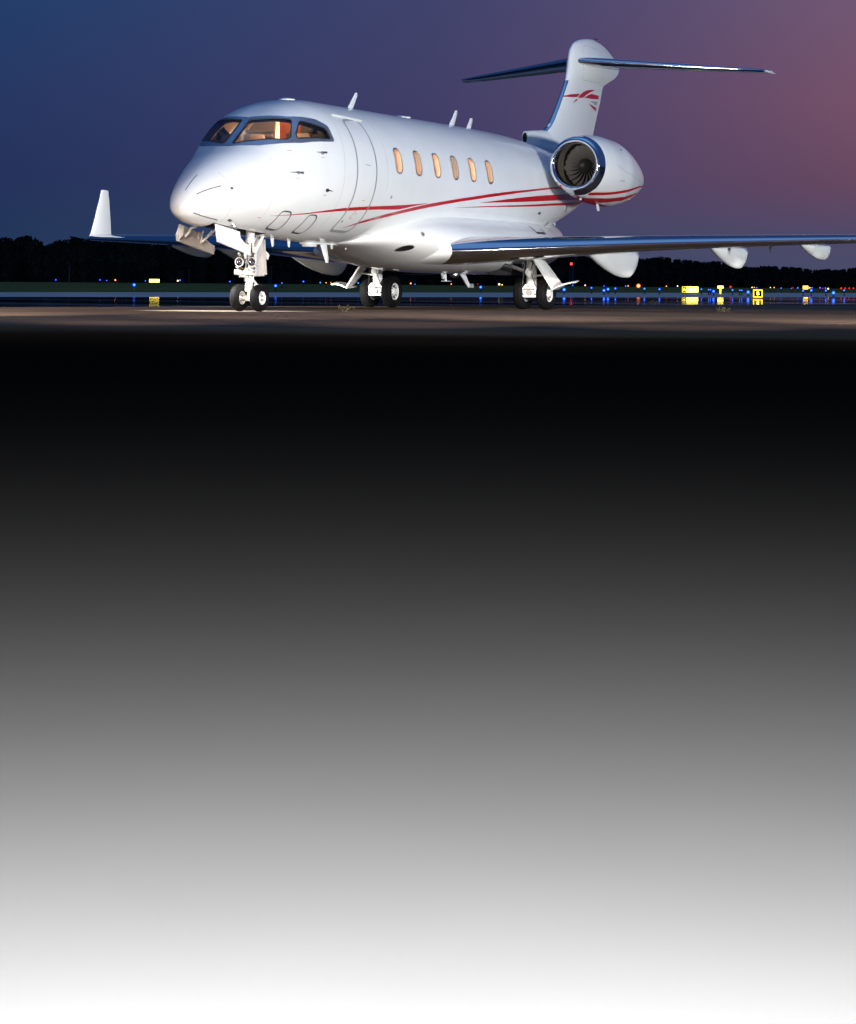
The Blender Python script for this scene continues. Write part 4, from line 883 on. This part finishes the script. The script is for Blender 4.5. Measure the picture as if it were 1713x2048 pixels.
# ---------------------------------------------------------------- airfield lights
def emis(name, col, st):
    return mat(name, (.1, .1, .1), .3, emit=col, estr=st)
def halo(name, col, st, tr):  # globe shell swollen and emissive, paints each lamp's halo of light
    m = bpy.data.materials.new(name); m.use_nodes = True; t = m.node_tree; t.nodes.clear()
    o = t.nodes.new('ShaderNodeOutputMaterial'); a_ = t.nodes.new('ShaderNodeBsdfTransparent'); b_ = t.nodes.new('ShaderNodeEmission'); x = t.nodes.new('ShaderNodeMixShader')
    b_.inputs[0].default_value = col + (1,); b_.inputs[1].default_value = st; x.inputs[0].default_value = tr
    t.links.new(a_.outputs[0], x.inputs[1]); t.links.new(b_.outputs[0], x.inputs[2]); t.links.new(x.outputs[0], o.inputs[0]); MATS[name] = m
for nm__, core, cs, glo in (('blue', (.05, .24, 1), 7, (.0, .05, 1)), ('deep_blue', (.06, .10, 1), 6, (.01, .01, 1)), ('orange', (1, .45, .14), 7, (1, .10, .0)), ('white', (1, .9, .66), 9, (1, .6, .2)),
        ('red', (1, .03, .02), 5, (1, .0, .0)), ('yellow', (1, .78, .15), 7, (1, .42, .0)), ('pale', (1, .6, .62), 8, (.9, .2, .3))):
    emis(nm__ + '_lamp', core, cs); halo(nm__ + '_globe', glo, 2.2, .5)
emis('sign_yellow', (1, .66, .02), 2.6); emis('sign_bright', (1, .74, .10), 7); emis('sign_orange', (1, .48, .04), 9)
LM = {'b': 'blue_lamp', 'd': 'deep_blue_lamp', 'o': 'orange_lamp', 'w': 'white_lamp', 'r': 'red_lamp', 'y': 'yellow_lamp', 'p': 'pale_lamp'}
LN = {'b': 'blue', 'd': 'deep blue', 'o': 'orange', 'w': 'white', 'r': 'red', 'y': 'yellow', 'p': 'pale pink'}
LIGHTS = [ # u, v, colour, diameter in photo pixels, where
 (111.7,559.2,'d',4,'leftmost on the grass, far left of the winglet'),(200,559.2,'d',4,'below the left winglet, left of the pair'),(213.5,560.6,'b',2.5,'tiny, beside the orange one under the winglet'),
 (230.8,559.6,'o',4,'alone under the left wing, left of the big blue light'),(268.5,569,'b',7,'big and bright, left of the nose beside the long yellow sign'),(291,561.2,'b',2.5,'tiny, touching the left end of the long yellow sign'),
 (355.7,561,'w',4,'under the nose gear door, beside a blue one'),(360.2,560,'b',4,'under the front nose gear door, beside a white one'),(460,562.6,'b',3.5,'just left of the nose wheels'),
 (551.6,570.8,'b',6,'big and bright, right of the nose wheels'),(564,565.6,'b',3,'small, right of the big one beside the nose wheels'),(607.2,562.6,'b',4,'midway between the nose wheels and the left main gear'),
 (641,564.7,'b',4,'left of the two tiny orange lights before the left main gear'),(652.5,565,'o',2.5,'left one of two tiny ones before the left main gear'),(662.3,564.5,'o',2,'right one of two tiny ones at the left gear door'),
 (717,565.6,'b',4,'in the gap between left main gear door and tyre'),(822,566.3,'o',4,'right of the left main wheels, beside a tiny blue light'),(830.5,568,'b',2.5,'tiny, right of the left main wheels beside an orange light'),
 (903,567.7,'o',3,'under the belly between the belly antenna and the drain mast'),(956,567.5,'r',1.8,'tiny, left of the bright blue light under the belly'),(962,573.6,'b',6,'big and bright, under the belly'),
 (999,568.2,'w',5,'left of the right main wheels, beside a yellow one'),(1004.8,569.2,'y',3,'left of the right main wheels, beside a white one'),
 (1129,578.4,'b',7,'big and bright, under the lip of the right main gear door'),(1146,570.3,'b',3,'small, at the foot of the red beacon mast'),(1171,570.1,'p',3.5,'alone right of the red beacon mast'),(1183.7,575,'b',4.5,'first right of the pale pink light'),
 (1209,571.4,'d',3,'highest of the cluster under the right wing pod'),(1208.6,580.1,'b',6,'lowest of the cluster under the right wing pod'),(1216.8,577.7,'b',6,'in the middle of the cluster under the right wing pod'),(1231.5,576.3,'b',5,'rightmost of the cluster under the right wing pod'),
 (1252,571.4,'b',3,'tiny, touching a small orange one'),(1257,571.4,'o',3,'small, left of the large orange lamp'),(1277.6,571.2,'o',8.5,'large and glowing, between the right wing pod and the A sign'),
 (1289.7,576.8,'b',5,'just right of the large orange lamp'),(1319.8,577.8,'b',5,'between the large orange lamp and the A sign'),(1333.6,572,'o',3,'small, left of the white light before the A sign'),(1355.9,571.7,'w',3,'last before the A sign'),
 (1403.6,577.9,'b',4,'first right of the A sign'),(1418,578.7,'b',3.5,'left one of a touching pair between the two yellow signs'),(1421.6,578.7,'b',3.5,'right one of a touching pair between the two yellow signs'),(1428,581.8,'b',6,'big and bright, left of the small post sign'),
 (1462,573.3,'r',5,'bright, right of the small post sign'),(1465.9,579.4,'b',4.5,'below the bright red light'),(1480.5,580,'b',3.5,'left one of a close pair before the B sign'),(1484.6,580,'b',3.5,'right one of a close pair before the B sign'),(1497.2,583.5,'b',7,'big and bright, against the left side of the B sign'),
 (1505,574.4,'y',3,'tiny, above the left corner of the B sign'),(1509.4,574.2,'o',2.5,'tiny, above the B sign right of a yellow one'),(1514.2,574.8,'b',3,'tiny, above the middle of the B sign'),(1541.7,574.6,'y',2.5,'tiny, first right of the B sign'),(1549.3,574.6,'o',2.8,'tiny, second right of the B sign'),
 (1563.4,575.7,'b',3,'small, third right of the B sign'),(1583.5,576.4,'b',2,'faint, fourth right of the B sign'),(1586.5,575,'r',2,'tiny, between the B sign and the orange panel'),(1596.5,575.3,'b',3.5,'last before the glowing orange panel'),
 (1607.2,580.9,'b',4.5,'under the left edge of the glowing orange panel'),(1620.3,575,'p',3.5,'touching the right edge of the glowing orange panel'),(1625,575,'b',3,'small, above the bright one right of the orange panel'),(1623.5,580,'b',5.5,'bright, lower right of the glowing orange panel'),
 (1641,575,'b',3.5,'alone between the orange panel and the far right group'),(1646.4,575.7,'r',2,'tiny, left of the far right yellow light'),(1651.8,575.5,'b',3,'small, upper left of the far right yellow light'),(1657.3,577,'y',4.5,'far right, left of the brightest blue light'),
 (1652.7,580.5,'b',4.5,'below the far right yellow light'),(1668,584.8,'b',7.5,'biggest and brightest on the far right'),(1683.4,576.1,'r',4,'first of four in a row at the right edge'),(1689.3,580,'b',4.5,'under the row of red lights at the right edge'),
 (1691.5,575.9,'r',3,'second of four in a row at the right edge'),(1699.5,575.9,'r',3,'third of four in a row at the right edge'),(1708,576,'r',3.2,'last of four in a row at the right edge')]
def hor(u): return 567.1 + (u - 856.5) * .00919
for (u, v, c, dia, where) in LIGHTS:
    D = v - hor(u)
    d = 4457 / (D + 27) if D > 3 else (230 if c in 'ryop' or D > .2 else 300)
    z = CAM.z - D * d / FPX; r = dia * d / FPX / 2 * (.78 if dia > 5 else .66); z = max(z, r + .02)
    p = at(u, v, d); a = MB()
    a.lathe([(-.02, .07), (.02, .07), (.03, .03), (max(.04, z - r), .018), (max(.045, z - r * .9), .03)], (0, 0, 1), (0, 0, 0), 12, mi=1)
    def ball(k, mi): a.lathe([(z - r * k, .0), (z - r * .8 * k, r * .6 * k), (z - r * .3 * k, r * .95 * k), (z + r * .3 * k, r * .95 * k), (z + r * .8 * k, r * .6 * k), (z + r * k, .0)], (0, 0, 1), (0, 0, 0), 16, mi=mi)
    ball(.8, 0); ball(1.35, 2)
    o = a.build('airfield_light', [LM[c], 'dark_metal', LM[c].replace('lamp', 'globe')], None); o.location = (p.x, p.y, -.012)
    if (u, v) == (1277.6, 571.2): o.name = 'airfield_lamp'
    tag(o, LN[c] + ' airfield light, ' + where, 'airfield light', 'airfield lights along the taxiways')
# signs
mat('sign_black', (.01, .01, .01), .4); mat('sign_case', (.35, .33, .28), .5)
def text(body, size, loc, m, parent, rot):
    c = bpy.data.curves.new('letter', 'FONT'); c.body = body; c.size = size; c.align_x = 'CENTER'; c.align_y = 'CENTER'; c.extrude = .004; c.offset = size * .012
    o = bpy.data.objects.new('letter', c); COL.objects.link(o); dg_ = bpy.context.evaluated_depsgraph_get(); me_ = bpy.data.meshes.new_from_object(o.evaluated_get(dg_)); bpy.data.objects.remove(o)
    me_.materials.clear(); me_.materials.append(MATS[m]); o = bpy.data.objects.new('letter', me_); COL.objects.link(o); o.parent = parent; o.location = loc; o.rotation_euler = rot; return o
YAWR = YAW - PI / 2
def sign(name, u0, u1, v0, v1, d, label, panels, legs=True):
    """panels: list of (fraction0, fraction1, 'bright'|'black', letter)"""
    base = at((u0 + u1) / 2, (v0 + v1) / 2, d); e = empty(name, (base.x, base.y, -.012), label, 'sign', 'lit signs along the taxiway'); e.rotation_euler = (0, 0, YAWR)
    def B(mbx, nm, m): 
        o = mbx.build(nm, m, None, smooth=False); o.parent = e; return o
    Wd = (u1 - u0) * d / FPX; zt = CAM.z - (v0 - hor(u0)) * d / FPX; zb = max(.05, CAM.z - (v1 - hor(u0)) * d / FPX)
    a = MB(); a.box((0, .04, (zt + zb) / 2), (Wd + .03, .10, zt - zb + .03), bev=.008); B(a, 'sign_case', 'sign_case')
    if legs: a = MB(); [a.box((sx * Wd * .35, .04, zb / 2), (.03, .03, zb)) for sx in (-1, 1)]; B(a, 'leg', 'dark_metal')
    for f0, f1, kind, ch in panels:
        a = MB(); xa, xb = -Wd / 2 + Wd * f0, -Wd / 2 + Wd * f1; a.box(((xa + xb) / 2, -.015, (zt + zb) / 2), (xb - xa - .005, .01, zt - zb), bev=.001)
        pn = B(a, 'face', {'bright': 'sign_bright', 'black': 'sign_yellow', 'plain': 'sign_yellow', 'orange': 'sign_orange'}[kind])
        if kind == 'black':
            a = MB(); k = .11 * (xb - xa); a.box(((xa + xb) / 2, -.024, (zt + zb) / 2), (xb - xa - 2 * k, .006, zt - zb - 2 * k)); q = a.build('panel', 'sign_black', pn, smooth=False)
            if ch: text(ch, (zt - zb) * .62, ((xa + xb) / 2, -.031, (zt + zb) / 2), 'sign_bright', pn, (PI / 2, 0, 0))
    return e
sign('taxiway_sign', 1507, 1526, 578.2, 594.5, 96, 'black taxiway sign with a yellow letter B and yellow border', [(0, 1, 'black', 'B')], legs=False)
sign('taxiway_sign', 1365, 1397, 572.5, 584, 141, 'long yellow taxiway sign with a dark A panel at its left end', [(0, .27, 'black', 'A'), (.27, 1, 'bright', '')])
sign('taxiway_sign', 299, 319, 557.8, 563.8, 170, 'blank glowing yellow sign under the left wing', [(0, 1, 'bright', '')])
sign('taxiway_sign', 1607, 1617, 571.5, 577.5, 230, 'small glowing orange panel near the right edge', [(0, 1, 'orange', '')])
e = sign('taxiway_sign', 1436, 1447.5, 571.3, 575.8, 150, 'small yellow sign on a single tapered yellow post', [(0, 1, 'bright', '')], legs=False)
a = MB(); a.tube([(0, .0, .0), (0, .0, CAM.z - (575.5 - hor(1441)) * 150 / FPX)], [.045, .075], 4); o = a.build('post', 'sign_yellow', None, smooth=False); o.parent = e
# beacon mast and bare poles
p = at(1143, 560, 420); e = empty('beacon_mast', (p.x, p.y, -.05), 'lattice mast with a red warning light, behind the right main gear', 'mast')
zt = CAM.z + (hor(1143) - 527) * 420 / FPX
a = MB()
for sx, sy in ((-.3, -.3), (.3, -.3), (.3, .3), (-.3, .3)): a.tube([(sx, sy, 0), (sx * .8, sy * .8, zt - .3)], .04, 5)
for k in range(9):
    z0 = zt * k / 9.6; z1 = zt * (k + 1) / 9.6
    a.tube([(-.28, -.28, z0), (.28, -.28, z1)], .02, 4); a.tube([(.28, .28, z0), (-.28, .28, z1)], .02, 4)
a.box((0, 0, zt - .25), (.6, .6, .08)); mat('mast_grey', (.10, .10, .14), .6); q = a.build('mast', 'mast_grey', None, smooth=False); q.parent = e
a = MB(); a.lathe([(-.22, .0), (-.2, .16), (0, .24), (.2, .16), (.24, 0)], (0, 0, 1), (0, 0, zt), 16); q = a.build('warning_light', 'red_lamp', None); q.parent = e
for uu_, v0, lb in ((138.5, 532, 'thin bare pole below the left winglet'), (378, 540, 'thin bare pole left of the nose gear'), (538, 541, 'left one of two thin poles right of the nose wheels'), (543, 532, 'taller right one of two thin poles right of the nose wheels')):
    p = at(uu_, 560, 400); zt = CAM.z + (hor(uu_) - v0) * 400 / FPX; a = MB(); a.tube([(0, 0, 0), (0, 0, zt)], [.07, .05], 6); a.box((0, 0, zt), (.5, .1, .1))
    o = a.build('pole', 'mast_grey', None); o.location = (p.x, p.y, -.05); tag(o, lb, 'pole', 'bare poles on the grass')
# weeds in the cracks
mat('weed', (.06, .05, .02), .8)
for uu_, vv, n_, lb in ((690, 624, 9, 'tuft of dry weed on the pad left of the left main wheels'), (1308, 609, 14, 'tuft of dry weed on the pad under the right wing'), (1447, 624, 16, 'tuft of dry weed nearest the B sign'), (1600, 609, 7, 'small tuft of dry weed near the right edge')):
    d = FPX * CAM.z / (vv - hor(uu_)); p = at(uu_, vv, d); a = MB(); rg = random.Random(int(uu_))
    for k in range(n_):
        x = rg.uniform(-.13, .13); y = rg.uniform(-.05, .05); h = rg.uniform(.04, .13); lx = rg.uniform(-.06, .06)
        q0 = RT * x + FW * y; a.tube([Vector((0, 0, .003)), q0, q0 + RT * lx * .4 + Vector((0, 0, h * .6)), q0 + RT * lx + Vector((0, 0, h))], [.003, .004, .003, .001], 4)
        for m_ in range(3): c = q0 + RT * (lx * .6 + rg.uniform(-.02, .02)) + Vector((0, 0, h * rg.uniform(.4, 1))); a.add([c, c + RT * .02 + Vector((0, 0, .008)), c + RT * .01 + Vector((0, 0, .02))], [(0, 1, 2)])
    o = a.build('weed_tuft', 'weed', None, smooth=False, fix=False); o.location = (p.x, p.y, 0); tag(o, lb, 'weed', 'weeds growing in the pavement')

S.cycles.max_bounces = 8; S.cycles.transparent_max_bounces = 12
